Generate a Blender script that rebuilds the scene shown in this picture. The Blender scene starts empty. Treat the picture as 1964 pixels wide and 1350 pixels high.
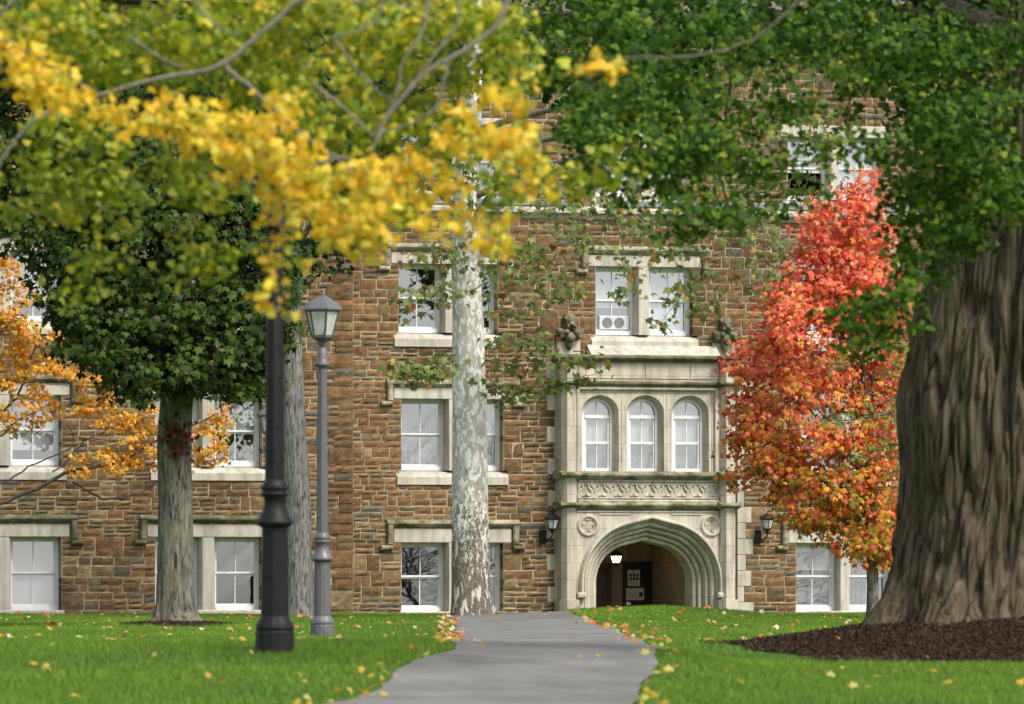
import bpy, math, random
import numpy as np
from mathutils import Vector, noise
random.seed(7); RNG = np.random.default_rng(11)
scn = bpy.context.scene; COL = scn.collection
# ---------------------------------------------------------------- camera, sky, sun, exposure
FPX, HY, CZ = 12000.0, 1100.0, 0.85            # focal length in photo pixels, horizon row, eye height
TH = math.atan(0.30); ST, CT = math.sin(TH), math.cos(TH)
cam = bpy.data.cameras.new('camera'); cam_o = bpy.data.objects.new('camera', cam); COL.objects.link(cam_o)
cam.sensor_width = 36; cam.lens = FPX / 1964 * 36; cam.shift_y = (HY - 675) / 1964
cam.clip_start = 1; cam.clip_end = 3000
cam_o.location = (0, 0, CZ); cam_o.rotation_euler = (math.pi / 2, 0, -TH)
cam.dof.use_dof = True; cam.dof.focus_distance = 122; cam.dof.aperture_fstop = 5.8; cam.dof.aperture_blades = 9
scn.camera = cam_o
SUN_EL, SUN_AZ = math.radians(50), math.radians(150)     # azimuth clockwise from +Y: behind the camera, to its right
w = bpy.data.worlds.new('World'); scn.world = w; w.use_nodes = True
nt = w.node_tree; bg = nt.nodes['Background']; sky = nt.nodes.new('ShaderNodeTexSky')
sky.sky_type = 'NISHITA'; sky.sun_disc = False; sky.sun_elevation = SUN_EL; sky.sun_rotation = SUN_AZ
sky.air_density = 1.0; sky.dust_density = 3.0
hs = nt.nodes.new('ShaderNodeHueSaturation'); hs.inputs['Saturation'].default_value = 0.35
nt.links.new(sky.outputs[0], hs.inputs['Color']); nt.links.new(hs.outputs[0], bg.inputs[0]); bg.inputs[1].default_value = 0.125
sl = bpy.data.lights.new('sun', 'SUN'); sl.energy = 2.2; sl.angle = math.radians(18); sl.color = (1, .94, .84)
so = bpy.data.objects.new('sun', sl); COL.objects.link(so)
sd = Vector((math.sin(SUN_AZ) * math.cos(SUN_EL), math.cos(SUN_AZ) * math.cos(SUN_EL), math.sin(SUN_EL)))
so.rotation_euler = sd.to_track_quat('Z', 'Y').to_euler(); so.location = (0, -20, 40)
vs = scn.view_settings; vs.view_transform = 'Standard'; vs.look = 'None'; vs.gamma = 1; vs.exposure = 0.84
cy = scn.cycles; cy.max_bounces = 7; cy.diffuse_bounces = 3; cy.glossy_bounces = 3; cy.transmission_bounces = 4; cy.transparent_max_bounces = 12
cy.use_denoising = True; cy.sample_clamp_indirect = 6; cy.caustics_reflective = False; cy.caustics_refractive = False

# ---------------------------------------------------------------- measuring helpers (photo pixel -> place)
def at(px, py, d):                              # the point d metres along the view axis
    l = (px - 982) / FPX * d
    return np.array([d * ST + l * CT, d * CT - l * ST, CZ + (HY - py) / FPX * d])
def U(px, Y):                                   # x on the upright plane y = Y
    k = (px - 982) / FPX; return Y * (ST + k * CT) / (CT - k * ST)
def Zy(px, py, Y):
    k = (px - 982) / FPX; return CZ + (HY - py) / FPX * Y / (CT - k * ST)
def DL(x, y): return x * ST + y * CT, x * CT - y * ST
def XY(d, l): return d * ST + l * CT, d * CT - l * ST
def g1(v, s): return np.exp(-.5 * (v / s) ** 2)
D = 126.5; DW = D - 1.2; DP = D - .30           # wall face, wing face, portal face
DOOR = (131.5, (1250 - 982) / FPX * 131.5)
def TDL(d, l):
    d = np.asarray(d, float); l = np.asarray(l, float)
    s = np.where(d < 52, 5.0, 7.5)
    q = np.clip((l - 1.0) / 1.2, 0, 1); z = (.25 - .20 * q * q * (3 - 2 * q)) * g1(d - 52, s)
    z = z + .22 * g1(d - 116, 4.5) * g1(l - 2.5, 1.7)
    z = z + .47 * g1(d - 58.5, 1.9) * g1(l - 4.85, 1.75)
    z = z + .10 * g1(d - 96.6, 1.6) * g1(l + 5.21, .75)
    z = z - .75 * g1(d - 131.5, 1.7) * g1(l - DOOR[1], .8)
    z = z + .010 * np.sin(l * 1.7 + d * .4) + .006 * np.sin(d * .7 - l * .6)
    return z
def T(x, y): return TDL(*DL(x, y))
def hit(px, py, d0=40.5):                       # first ground point seen at a pixel
    k, h = (px - 982) / FPX, (HY - py) / FPX
    d = np.arange(d0, 140, .05); z = CZ + h * d
    i = np.argmax(z <= TDL(d, k * d)); return d[i], k * d[i]
def ground(px, d): l = (px - 982) / FPX * d; x, y = XY(d, l); return np.array([x, y, float(TDL(d, l))])

# ---------------------------------------------------------------- materials
def new_mat(name):
    m = bpy.data.materials.new(name); m.use_nodes = True
    return m, m.node_tree, m.node_tree.nodes['Principled BSDF']
def ramp(nt, src, stops):
    r = nt.nodes.new('ShaderNodeValToRGB'); e = r.color_ramp.elements
    while len(e) < len(stops): e.new(.5)
    for q, (p, c) in zip(e, stops): q.position = p; q.color = (*c, 1)
    nt.links.new(src, r.inputs[0]); return r.outputs[0]
def tex(nt, scale=5, detail=4, rough=.6, vec=None, stretch=None, dist=0):
    n = nt.nodes.new('ShaderNodeTexNoise'); n.inputs['Scale'].default_value = scale
    n.inputs['Detail'].default_value = detail; n.inputs['Roughness'].default_value = rough; n.inputs['Distortion'].default_value = dist
    tc = nt.nodes.new('ShaderNodeNewGeometry'); mp = nt.nodes.new('ShaderNodeMapping')
    if stretch: mp.inputs['Scale'].default_value = stretch
    nt.links.new(tc.outputs['Position'], mp.inputs[0]); nt.links.new(mp.outputs[0], n.inputs['Vector'])
    return n.outputs['Fac']
def mixc(nt, fac, a, b, mode='MIX'):
    x = nt.nodes.new('ShaderNodeMix'); x.data_type = 'RGBA'; x.blend_type = mode
    for s, v in ((x.inputs[0], fac), (x.inputs[6], a), (x.inputs[7], b)):
        if hasattr(v, 'links') or hasattr(v, 'is_linked'): nt.links.new(v, s)
        elif isinstance(v, tuple): s.default_value = (*v, 1)
        else: s.default_value = v
    return x.outputs[2]
def bump(nt, p, h, strength=.5, dist=.02):
    b = nt.nodes.new('ShaderNodeBump'); b.inputs['Strength'].default_value = strength; b.inputs['Distance'].default_value = dist
    nt.links.new(h, b.inputs['Height']); nt.links.new(b.outputs[0], p.inputs['Normal'])
def attr(nt):
    a = nt.nodes.new('ShaderNodeAttribute'); a.attribute_name = 'Col'; return a.outputs['Color']
def plain(name, c, rough=.6, metal=0, var=.25, scale=9, b=0, spec=.5):
    m, t, p = new_mat(name); n = tex(t, scale)
    lo = tuple(v * (1 - var) for v in c); hi = tuple(min(1, v * (1 + var)) for v in c)
    t.links.new(ramp(t, n, [(.3, lo), (.7, hi)]), p.inputs['Base Color'])
    p.inputs['Roughness'].default_value = rough; p.inputs['Metallic'].default_value = metal; p.inputs['Specular IOR Level'].default_value = spec
    if b: bump(t, p, n, b, .01)
    return m
def leaf_mat(name, trans=.35, rough=.5, spec=.35):
    m, t, p = new_mat(name); c = attr(t)
    t.links.new(c, p.inputs['Base Color']); p.inputs['Roughness'].default_value = rough; p.inputs['Specular IOR Level'].default_value = spec
    tr = t.nodes.new('ShaderNodeBsdfTranslucent'); t.links.new(c, tr.inputs[0])
    mx = t.nodes.new('ShaderNodeMixShader'); mx.inputs[0].default_value = trans
    t.links.new(p.outputs[0], mx.inputs[1]); t.links.new(tr.outputs[0], mx.inputs[2])
    t.links.new(mx.outputs[0], t.nodes['Material Output'].inputs[0]); return m
M = {}
M['leaf'] = leaf_mat('leaf', .42); M['leaf_bright'] = leaf_mat('leaf_bright', .5, .55, .25); M['leaf_dark'] = leaf_mat('leaf_dark', .15, .6, .12); M['grass'] = leaf_mat('grass_blade', .3, .6, .2)
m, t, p = new_mat('rubble_stone'); c = attr(t)
n1 = tex(t, 6, 6, .65); n2 = tex(t, 26, 5, .7, stretch=(1, 1, 1.6))
c1 = mixc(t, 1.0, c, ramp(t, n1, [(.28, (.55, .52, .5)), (.72, (1.3, 1.22, 1.1))]), 'MULTIPLY')
c1 = mixc(t, .7, c1, ramp(t, n2, [(.3, (.5, .5, .5)), (.68, (1.25, 1.25, 1.25))]), 'MULTIPLY')
c1 = mixc(t, 1.0, c1, ramp(t, tex(t, .55, 4, .6, stretch=(1, 1, .5)), [(.3, (.70, .70, .70)), (.65, (1.12, 1.1, 1.06))]), 'MULTIPLY')
t.links.new(c1, p.inputs['Base Color']); p.inputs['Roughness'].default_value = .9; p.inputs['Specular IOR Level'].default_value = .2
bump(t, p, n2, .6, .02); M['rubble'] = m
M['mortar'] = plain('mortar', (.36, .30, .20), .95, var=.25, scale=14, b=.5, spec=.1)
def limestone(name, pale, grey, moss, joints=True):
    m, t, p = new_mat(name)
    n = tex(t, 1.6, 6, .65); s = tex(t, 3.0, 5, .6, stretch=(2.2, 2.2, .25)); f = tex(t, 40, 4, .6)
    c = ramp(t, n, [(.3, grey), (.6, pale)])
    c = mixc(t, ramp(t, s, [(.42, (0, 0, 0)), (.72, (1, 1, 1))]), c, mixc(t, .55, c, (.15, .135, .105)))
    c = mixc(t, .5, c, ramp(t, f, [(.3, (.75, .75, .75)), (.7, (1.2, 1.2, 1.2))]), 'MULTIPLY')
    if moss:
        mo = tex(t, 4.5, 5, .7, stretch=(.6, .6, 1)); c = mixc(t, ramp(t, mo, [(.5 - moss * .3, (0, 0, 0)), (.75 - moss * .25, (1, 1, 1))]), c, (.085, .085, .04))
    if joints:
        g = t.nodes.new('ShaderNodeNewGeometry'); sx = t.nodes.new('ShaderNodeSeparateXYZ'); cx = t.nodes.new('ShaderNodeCombineXYZ')
        t.links.new(g.outputs['Position'], sx.inputs[0]); t.links.new(sx.outputs[0], cx.inputs[0]); t.links.new(sx.outputs[2], cx.inputs[1])
        b = t.nodes.new('ShaderNodeTexBrick'); b.inputs['Scale'].default_value = 1; b.inputs['Brick Width'].default_value = .62; b.inputs['Row Height'].default_value = .36
        b.inputs['Mortar Size'].default_value = .007; b.inputs['Color1'].default_value = (1, 1, 1, 1); b.inputs['Color2'].default_value = (.88, .87, .85, 1); b.inputs['Mortar'].default_value = (.68, .65, .6, 1)
        t.links.new(cx.outputs[0], b.inputs['Vector']); c = mixc(t, 1.0, c, b.outputs[0], 'MULTIPLY')
    t.links.new(c, p.inputs['Base Color']); p.inputs['Roughness'].default_value = .9; p.inputs['Specular IOR Level'].default_value = .2
    bump(t, p, f, .3, .01); return m
M['lime'] = limestone('limestone', (.60, .55, .455), (.44, .40, .325), 0)
M['limetrim'] = limestone('limestone_trim', (.54, .505, .425), (.39, .365, .305), .0, False)
M['moss'] = limestone('mossy_limestone', (.50, .46, .35), (.32, .29, .20), .5, False)
M['soot'] = limestone('sooty_limestone', (.36, .33, .26), (.10, .095, .08), .7, False)
M['white'] = plain('white_paint', (.68, .69, .69), .5, var=.1)
M['blind'] = plain('white_blind', (.55, .57, .60), .7, var=.06, scale=3)
M['curtain'] = plain('grey_curtain', (.20, .215, .235), .8, var=.3, scale=8)
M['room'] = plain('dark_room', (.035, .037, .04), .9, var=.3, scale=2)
M['black'] = plain('black_metal', (.011, .011, .0105), .55, var=.5, spec=.3, scale=20, b=.1)
M['greymetal'] = plain('grey_metal', (.10, .10, .105), .42, var=.2, scale=16, b=.1)  # paler than the near post's black, for both farther posts
M['lead'] = plain('lead_gutter', (.20, .22, .23), .5, var=.3, scale=6)
M['slate'] = plain('slate_roof', (.13, .10, .09), .8, var=.4, scale=8, b=.5)
M['wood'] = plain('dark_wood', (.05, .022, .012), .5, var=.4, scale=9)
M['doorblack'] = plain('black_door', (.012, .012, .013), .4, var=.2)
M['paper'] = plain('paper', (.72, .70, .70), .7, var=.03)
M['ink'] = plain('ink', (.05, .045, .045), .7, var=.2)
M['inkgrey'] = plain('ink_grey', (.38, .37, .37), .7, var=.1)
M['plastic'] = plain('grey_plastic', (.55, .56, .57), .5, var=.05)
M['plasticdark'] = plain('fan_grille', (.22, .22, .23), .5, var=.2, scale=40)
m, t, p = new_mat('window_glass'); t.nodes.remove(p)
tr = t.nodes.new('ShaderNodeBsdfTransparent'); tr.inputs[0].default_value = (.93, .95, .95, 1)
gl = t.nodes.new('ShaderNodeBsdfGlossy'); gl.inputs['Roughness'].default_value = .01; gl.inputs[0].default_value = (.72, .76, .80, 1)
bn = t.nodes.new('ShaderNodeBump'); bn.inputs['Strength'].default_value = .05; bn.inputs['Distance'].default_value = .006; t.links.new(tex(t, 2.2, 2, .4), bn.inputs['Height']); t.links.new(bn.outputs[0], gl.inputs['Normal'])
mx = t.nodes.new('ShaderNodeMixShader'); mx.inputs[0].default_value = .36
t.links.new(tr.outputs[0], mx.inputs[1]); t.links.new(gl.outputs[0], mx.inputs[2]); t.links.new(mx.outputs[0], t.nodes['Material Output'].inputs[0]); M['glass'] = m
m, t, p = new_mat('lantern_glass'); p.inputs['Base Color'].default_value = (.72, .76, .70, 1); p.inputs['Roughness'].default_value = .25
tr = t.nodes.new('ShaderNodeBsdfTransparent'); mx = t.nodes.new('ShaderNodeMixShader'); mx.inputs[0].default_value = .55
t.links.new(tr.outputs[0], mx.inputs[1]); t.links.new(p.outputs[0], mx.inputs[2]); t.links.new(mx.outputs[0], t.nodes['Material Output'].inputs[0]); M['lglass'] = m
m, t, p = new_mat('lit_lamp_glass'); p.inputs['Base Color'].default_value = (.9, .8, .6, 1)
p.inputs['Emission Color'].default_value = (1, .60, .26, 1); p.inputs['Emission Strength'].default_value = 11; M['lit'] = m
def bark(name, stops, sc, stretch, bs, bd=.03, lichen=None):
    m, t, p = new_mat(name); n = tex(t, sc, 6, .65, stretch=stretch, dist=.6); n2 = tex(t, 2.2, 3)
    c = ramp(t, n, stops)
    if lichen: c = mixc(t, ramp(t, n2, [(.48, (0, 0, 0)), (.68, (.75, .75, .75))]), c, lichen)
    t.links.new(c, p.inputs['Base Color']); p.inputs['Roughness'].default_value = .95; p.inputs['Specular IOR Level'].default_value = .12
    bump(t, p, n, bs, bd); return m
M['barkmaple'] = bark('maple_bark', [(.38, (.04, .036, .028)), (.5, (.14, .132, .108)), (.7, (.25, .235, .195))], 14, (1.6, 1.6, .3), .9, .03, (.15, .155, .08))
M['barkgrey'] = bark('grey_furrowed_bark', [(.36, (.07, .065, .055)), (.5, (.27, .26, .24)), (.7, (.47, .46, .43))], 17, (1.5, 1.5, .28), 1, .04)
M['barkbig'] = bark('old_furrowed_bark', [(.39, (.028, .021, .013)), (.47, (.092, .074, .048)), (.6, (.145, .12, .08)), (.72, (.21, .178, .122))], 9, (1.7, 1.7, .2), 1, .05, (.085, .08, .045))
M['barktwig'] = bark('twig_bark', [(.3, (.11, .10, .08)), (.7, (.27, .25, .205))], 25, (1, 1, 1), .3)
M['barkdark'] = bark('dark_branch_bark', [(.3, (.03, .027, .023)), (.7, (.11, .10, .09))], 25, (1, 1, 1), .3)
m, t, p = new_mat('sycamore_bark')
a = tex(t, 2.6, 3, .5, stretch=(1.7, 1.7, .8), dist=.5); b = tex(t, 6.5, 4, .6, stretch=(1.8, 1.8, .8), dist=.5); e = tex(t, 12, 5, .7, stretch=(1.5, 1.5, .8), dist=.3)
c = ramp(t, a, [(.38, (.44, .42, .355)), (.5, (.62, .595, .53)), (.60, (.55, .525, .455))])
c = mixc(t, ramp(t, b, [(.515, (0, 0, 0)), (.535, (1, 1, 1))]), c, (.93, .91, .86))
c = mixc(t, ramp(t, e, [(.63, (0, 0, 0)), (.66, (.8, .8, .8))]), c, (.17, .14, .10))
g = t.nodes.new('ShaderNodeNewGeometry'); sx = t.nodes.new('ShaderNodeSeparateXYZ'); t.links.new(g.outputs['Position'], sx.inputs[0])
ma = t.nodes.new('ShaderNodeMath'); ma.operation = 'MULTIPLY_ADD'; ma.inputs[1].default_value = -.115; ma.inputs[2].default_value = .26; t.links.new(sx.outputs[2], ma.inputs[0])
m2 = t.nodes.new('ShaderNodeMath'); m2.operation = 'ADD'; t.links.new(ma.outputs[0], m2.inputs[0]); t.links.new(e, m2.inputs[1])
rough_c = ramp(t, tex(t, 30, 4, .7), [(.35, (.10, .085, .065)), (.6, (.24, .21, .165)), (.75, (.5, .46, .38))])
rough_c = mixc(t, ramp(t, tex(t, 6.5, 4, .6, stretch=(1.6, 1.6, .55), dist=.5), [(.55, (0, 0, 0)), (.6, (1, 1, 1))]), rough_c, (.72, .70, .61))
c = mixc(t, ramp(t, m2.outputs[0], [(.50, (0, 0, 0)), (.60, (1, 1, 1))]), c, rough_c)
t.links.new(c, p.inputs['Base Color']); p.inputs['Roughness'].default_value = .85; p.inputs['Specular IOR Level'].default_value = .15; bump(t, p, e, .5, .02); M['barksyc'] = m
m, t, p = new_mat('soil'); t.links.new(ramp(t, tex(t, 3, 5), [(.3, (.03, .07, .012)), (.7, (.06, .13, .025))]), p.inputs['Base Color']); p.inputs['Roughness'].default_value = 1; p.inputs['Specular IOR Level'].default_value = .05; M['turf'] = m
m, t, p = new_mat('asphalt_path')
big = tex(t, .5, 4, .6); fine = tex(t, 60, 4, .7)
c = ramp(t, big, [(.3, (.122, .121, .117)), (.7, (.188, .187, .181))]); c = mixc(t, .6, c, ramp(t, tex(t, 3.5, 5, .7, stretch=(1, .22, 1)), [(.35, (.72, .72, .7)), (.62, (1.25, 1.25, 1.22))]), 'MULTIPLY'); c = mixc(t, .7, c, ramp(t, fine, [(.3, (.6, .6, .6)), (.7, (1.3, 1.3, 1.3))]), 'MULTIPLY')
t.links.new(c, p.inputs['Base Color']); p.inputs['Roughness'].default_value = .9; p.inputs['Specular IOR Level'].default_value = .2; bump(t, p, fine, .5, .01); M['path'] = m
M['mulch'] = leaf_mat('mulch_chip', .0, .95, .1)
M['shade'] = limestone('shaded_limestone', (.42, .36, .27), (.30, .26, .2), 0)  # darker copy of the limestone, the vestibule's shade put into its colour
M['carve'] = M['limetrim']

# ---------------------------------------------------------------- object helpers
ORG = {}
def tag(o, label=None, cat=None, group=None, kind=None):
    for k, v in (('label', label), ('category', cat), ('group', group), ('kind', kind)):
        if v: o[k] = v
    return o
def thing(name, label, cat, loc, group=None):
    o = bpy.data.objects.new(name, None); COL.objects.link(o); o.location = [float(v) for v in loc]; o.empty_display_size = .2
    ORG[o.name] = np.array(loc, float); return tag(o, label, cat, group)
def link(name, me, V, mats, parent=None):
    for mm in (mats if isinstance(mats, (list, tuple)) else [mats]): me.materials.append(mm)
    o = bpy.data.objects.new(name, me); COL.objects.link(o)
    return o
def obj(name, V, F, mats, parent=None, smooth=False, col=None, mi=None):
    V = np.asarray(V, float).reshape(-1, 3)
    org = np.array([(V[:, 0].min() + V[:, 0].max()) / 2, (V[:, 1].min() + V[:, 1].max()) / 2, V[:, 2].min()])
    me = bpy.data.meshes.new(name)
    if isinstance(F, np.ndarray):
        n, k = F.shape
        me.vertices.add(len(V)); me.vertices.foreach_set('co', (V - org).astype(np.float32).ravel())
        me.loops.add(n * k); me.loops.foreach_set('vertex_index', F.astype(np.int32).ravel())
        me.polygons.add(n); me.polygons.foreach_set('loop_start', np.arange(n, dtype=np.int32) * k); me.update(calc_edges=True)
    else:
        me.from_pydata((V - org).tolist(), [], F)
    if mi is not None: me.polygons.foreach_set('material_index', np.asarray(mi, np.int32))
    if smooth: me.polygons.foreach_set('use_smooth', np.ones(len(me.polygons), bool))
    if col is not None:
        a = me.color_attributes.new('Col', 'FLOAT_COLOR', 'POINT'); c4 = np.ones((len(V), 4), np.float32); c4[:, :3] = col; a.data.foreach_set('color', c4.ravel())
    me.validate(); me.update()
    o = link(name, me, V, mats)
    po = np.zeros(3)
    if parent is not None: o.parent = parent; po = ORG[parent.name]
    o.location = [float(v) for v in org - po]; ORG[o.name] = org; return o
class MB:
    def __init__(s): s.v = []; s.f = []; s.m = []
    def add(s, V, F, mi=0):
        n = len(s.v); s.v += [tuple(map(float, q)) for q in V]; s.f += [[n + i for i in q] for q in F]; s.m += [mi] * len(F)
    def box(s, x0, x1, y0, y1, z0, z1, mi=0, bev=0):
        if bev:                                   # bevel on the four front edges (front = low y)
            s.add([(x0, y1, z0), (x1, y1, z0), (x1, y1, z1), (x0, y1, z1), (x0, y0 + bev, z0), (x1, y0 + bev, z0), (x1, y0 + bev, z1), (x0, y0 + bev, z1),
                   (x0 + bev, y0, z0 + bev), (x1 - bev, y0, z0 + bev), (x1 - bev, y0, z1 - bev), (x0 + bev, y0, z1 - bev)],
                  [(0, 3, 2, 1), (0, 1, 5, 4), (1, 2, 6, 5), (2, 3, 7, 6), (3, 0, 4, 7), (4, 5, 9, 8), (5, 6, 10, 9), (6, 7, 11, 10), (7, 4, 8, 11), (8, 9, 10, 11)], mi); return
        s.add([(x0, y0, z0), (x1, y0, z0), (x1, y1, z0), (x0, y1, z0), (x0, y0, z1), (x1, y0, z1), (x1, y1, z1), (x0, y1, z1)],
              [(0, 3, 2, 1), (4, 5, 6, 7), (0, 1, 5, 4), (1, 2, 6, 5), (2, 3, 7, 6), (3, 0, 4, 7)], mi)
    def prism(s, prof, x0, x1, mi=0):             # (y, z) outline drawn along x
        n = len(prof); s.add([(x0, y, z) for y, z in prof] + [(x1, y, z) for y, z in prof],
              [(i, (i + 1) % n, n + (i + 1) % n, n + i) for i in range(n)] + [tuple(range(n))[::-1], tuple(range(n, 2 * n))], mi)
    def column(s, poly, z0, z1, mi=0):            # (x, y) outline drawn upwards
        n = len(poly); s.add([(x, y, z0) for x, y in poly] + [(x, y, z1) for x, y in poly],
              [(i, (i + 1) % n, n + (i + 1) % n, n + i) for i in range(n)] + [tuple(range(n))[::-1], tuple(range(n, 2 * n))], mi)
    def lathe(s, prof, c, n=16, mi=0, rot=0, caps=True):      # (r, z) about the upright through c
        V = []; F = []
        for r, z in prof:
            for i in range(n):
                a = rot + 2 * math.pi * i / n; V.append((c[0] + r * math.cos(a), c[1] + r * math.sin(a), c[2] + z))
        for k in range(len(prof) - 1):
            for i in range(n): j = (i + 1) % n; F.append((k * n + i, k * n + j, k * n + n + j, k * n + n + i))
        if caps: F.append(tuple(range(n))[::-1]); F.append(tuple(range((len(prof) - 1) * n, len(prof) * n)))
        s.add(V, F, mi)
    def tube(s, P, R, n=7, mi=0, caps=True):
        V, F = tube(P, R, n); b = len(s.v); s.add(V, F.tolist(), mi)
        if caps: k = len(V); s.f += [[b + i for i in range(n)][::-1], [b + k - n + i for i in range(n)]]; s.m += [mi, mi]
    def torus(s, c, R, r, n=18, k=6, mi=0, a0=0, a1=2 * math.pi):        # ring lying in the wall plane
        full = abs(a1 - a0 - 2 * math.pi) < 1e-6; N = n if full else n + 1; V = []
        for i in range(N):
            a = a0 + (a1 - a0) * i / n
            for j in range(k):
                b = 2 * math.pi * j / k; q = R + r * math.cos(b); V.append((c[0] + q * math.cos(a), c[1] - r * math.sin(b), c[2] + q * math.sin(a)))
        F = [((i % N) * k + j, ((i + 1) % N) * k + j, ((i + 1) % N) * k + (j + 1) % k, (i % N) * k + (j + 1) % k) for i in range(n) for j in range(k)]
        s.add(V, F, mi)
    def ball(s, c, r, mi=0, n=10, k=7):
        r = (r, r, r) if not isinstance(r, tuple) else r; V = [(c[0], c[1], c[2] - r[2])]; F = []
        for a in range(1, k):
            t = math.pi * a / k
            for i in range(n): q = 2 * math.pi * i / n; V.append((c[0] + r[0] * math.sin(t) * math.cos(q), c[1] + r[1] * math.sin(t) * math.sin(q), c[2] - r[2] * math.cos(t)))
        V.append((c[0], c[1], c[2] + r[2])); L = len(V) - 1
        for i in range(n):
            j = (i + 1) % n; F.append((0, 1 + j, 1 + i)); F.append((L, L - n + i, L - n + j))
            for a in range(k - 2): b = 1 + a * n; F.append((b + i, b + j, b + n + j, b + n + i))
        s.add(V, F, mi)
    def build(s, name, mats, parent=None, smooth=False): return obj(name, s.v, s.f, mats, parent, smooth, mi=s.m)
def tube(P, R, n=7):
    P = np.asarray(P, float); R = np.broadcast_to(np.asarray(R, float), (len(P),)); tn = np.gradient(P, axis=0); tn /= np.linalg.norm(tn, axis=1)[:, None] + 1e-9
    ref = np.array([0, 0, 1.]) if abs(tn[:, 2]).mean() < .8 else np.array([1., 0, 0])
    a = np.cross(tn, ref); a /= np.linalg.norm(a, axis=1)[:, None] + 1e-9; b = np.cross(tn, a)
    th = np.arange(n) * 2 * math.pi / n
    V = P[:, None] + R[:, None, None] * (np.cos(th)[None, :, None] * a[:, None] + np.sin(th)[None, :, None] * b[:, None])
    i, j = np.meshgrid(np.arange(len(P) - 1), np.arange(n), indexing='ij'); j2 = (j + 1) % n
    return V.reshape(-1, 3), np.stack([i * n + j, i * n + j2, (i + 1) * n + j2, (i + 1) * n + j], -1).reshape(-1, 4)
class Tubes:
    def __init__(s): s.V = []; s.F = []; s.n = 0
    def add(s, P, R, n=6):
        V, F = tube(P, R, n); s.V.append(V); s.F.append(F + s.n); s.n += len(V)
    def raw(s, V, F): s.V.append(V); s.F.append(F + s.n); s.n += len(V)
    def build(s, name, mat, parent): return obj(name, np.concatenate(s.V), np.concatenate(s.F), mat, parent, True)
def smooth_path(pts, n=14, wob=0.0):
    P = np.asarray(pts, float); t = np.linspace(0, len(P) - 1, n); out = np.zeros((n, P.shape[1]))
    for q, tt in enumerate(t):
        i = min(int(tt), len(P) - 2); f = tt - i; p0 = P[max(i - 1, 0)]; p1 = P[i]; p2 = P[i + 1]; p3 = P[min(i + 2, len(P) - 1)]
        out[q] = .5 * (2 * p1 + (p2 - p0) * f + (2 * p0 - 5 * p1 + 4 * p2 - p3) * f * f + (3 * p1 - p0 - 3 * p2 + p3) * f ** 3)
    if wob: out[1:-1] += RNG.normal(0, wob, (n - 2, P.shape[1]))
    return out

# ---------------------------------------------------------------- leaves
def fan(pts, c, curl):
    P = [(c[0], c[1])] + pts; V = np.array([(x, y, -curl * (x * x * 1.2 + (y - .4) ** 2)) for x, y in P]); n = len(pts)
    return V, np.array([(0, 1 + i, 1 + (i + 1) % n) for i in range(n)])
SH = {'maple': fan([(0, 0), (.16, .1), (.5, .02), (.36, .28), (.58, .58), (.24, .52), (0, 1), (-.24, .52), (-.58, .58), (-.36, .28), (-.5, .02), (-.16, .1)], (0, .36), .45),
      'ginkgo': fan([(0, 0), (.3, .38), (.52, .6), (.34, .84), (.07, .9), (0, .74), (-.07, .9), (-.34, .84), (-.52, .6), (-.3, .38)], (0, .5), .35),
      'oval': fan([(0, 0), (.22, .25), (.25, .6), (0, 1), (-.25, .6), (-.22, .25)], (0, .45), .3)}
def leaves(P, Nn, Tt, S, C, shape):
    P = np.asarray(P); k = len(P); Nn = Nn / (np.linalg.norm(Nn, axis=1)[:, None] + 1e-9)
    Tt = Tt - (Tt * Nn).sum(1)[:, None] * Nn; Tt /= np.linalg.norm(Tt, axis=1)[:, None] + 1e-9; B = np.cross(Tt, Nn)
    V0, F0 = SH[shape]; n = len(V0); cur = RNG.uniform(.3, 1.9, k)[:, None, None]
    V = P[:, None] + S[:, None, None] * (V0[None, :, 0:1] * B[:, None] + V0[None, :, 1:2] * Tt[:, None] + cur * V0[None, :, 2:3] * Nn[:, None])
    F = (F0[None] + (np.arange(k) * n)[:, None, None]).reshape(-1, 3)
    return V.reshape(-1, 3), F, np.repeat(C, n, axis=0)
class Crown:
    def __init__(s): s.L = []; s.n = 0
    def add(s, P, Nn, Tt, S, C, shape):
        V, F, c = leaves(P, Nn, Tt, S, C, shape); s.L.append((V, F + s.n, c)); s.n += len(V)
    def build(s, mat, parent, name='crown'):
        return obj(name, np.concatenate([q[0] for q in s.L]), np.concatenate([q[1] for q in s.L]), mat, parent, False, np.concatenate([q[2] for q in s.L]))
def pick(cols, n, jit=.18):
    cs = np.array([c[:3] for c in cols], float); w = np.array([c[3] for c in cols], float); i = RNG.choice(len(cs), n, p=w / w.sum())
    return np.clip(cs[i] * RNG.uniform(1 - jit, 1 + jit, (n, 1)) * RNG.uniform(1 - jit * .4, 1 + jit * .4, (n, 3)), 0, 1)
def blob(px, py, rx, ry, d, thick): s = d / FPX; return at(px, py, d), np.array([rx * s, thick, ry * s])
def blob_pts(c, r, n, clump=.0, nc=0, hollow=.35):
    u = RNG.normal(size=(n, 3)); u /= np.linalg.norm(u, axis=1)[:, None]
    if nc:
        uc = RNG.normal(size=(nc, 3)); uc /= np.linalg.norm(uc, axis=1)[:, None]; cc = uc * (hollow + (1 - hollow) * RNG.random((nc, 1)) ** .6)
        q = cc[RNG.integers(0, nc, n)] * r + u * RNG.random((n, 1)) ** .5 * clump * np.array([1, 1, .6])
    else: q = u * (hollow + (1 - hollow) * RNG.random((n, 1)) ** .5) * r
    loc = np.array([q[:, 0] * CT + q[:, 1] * ST, -q[:, 0] * ST + q[:, 1] * CT, q[:, 2]]).T
    return c + loc, loc / (np.linalg.norm(loc, axis=1)[:, None] + 1e-6)
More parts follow.
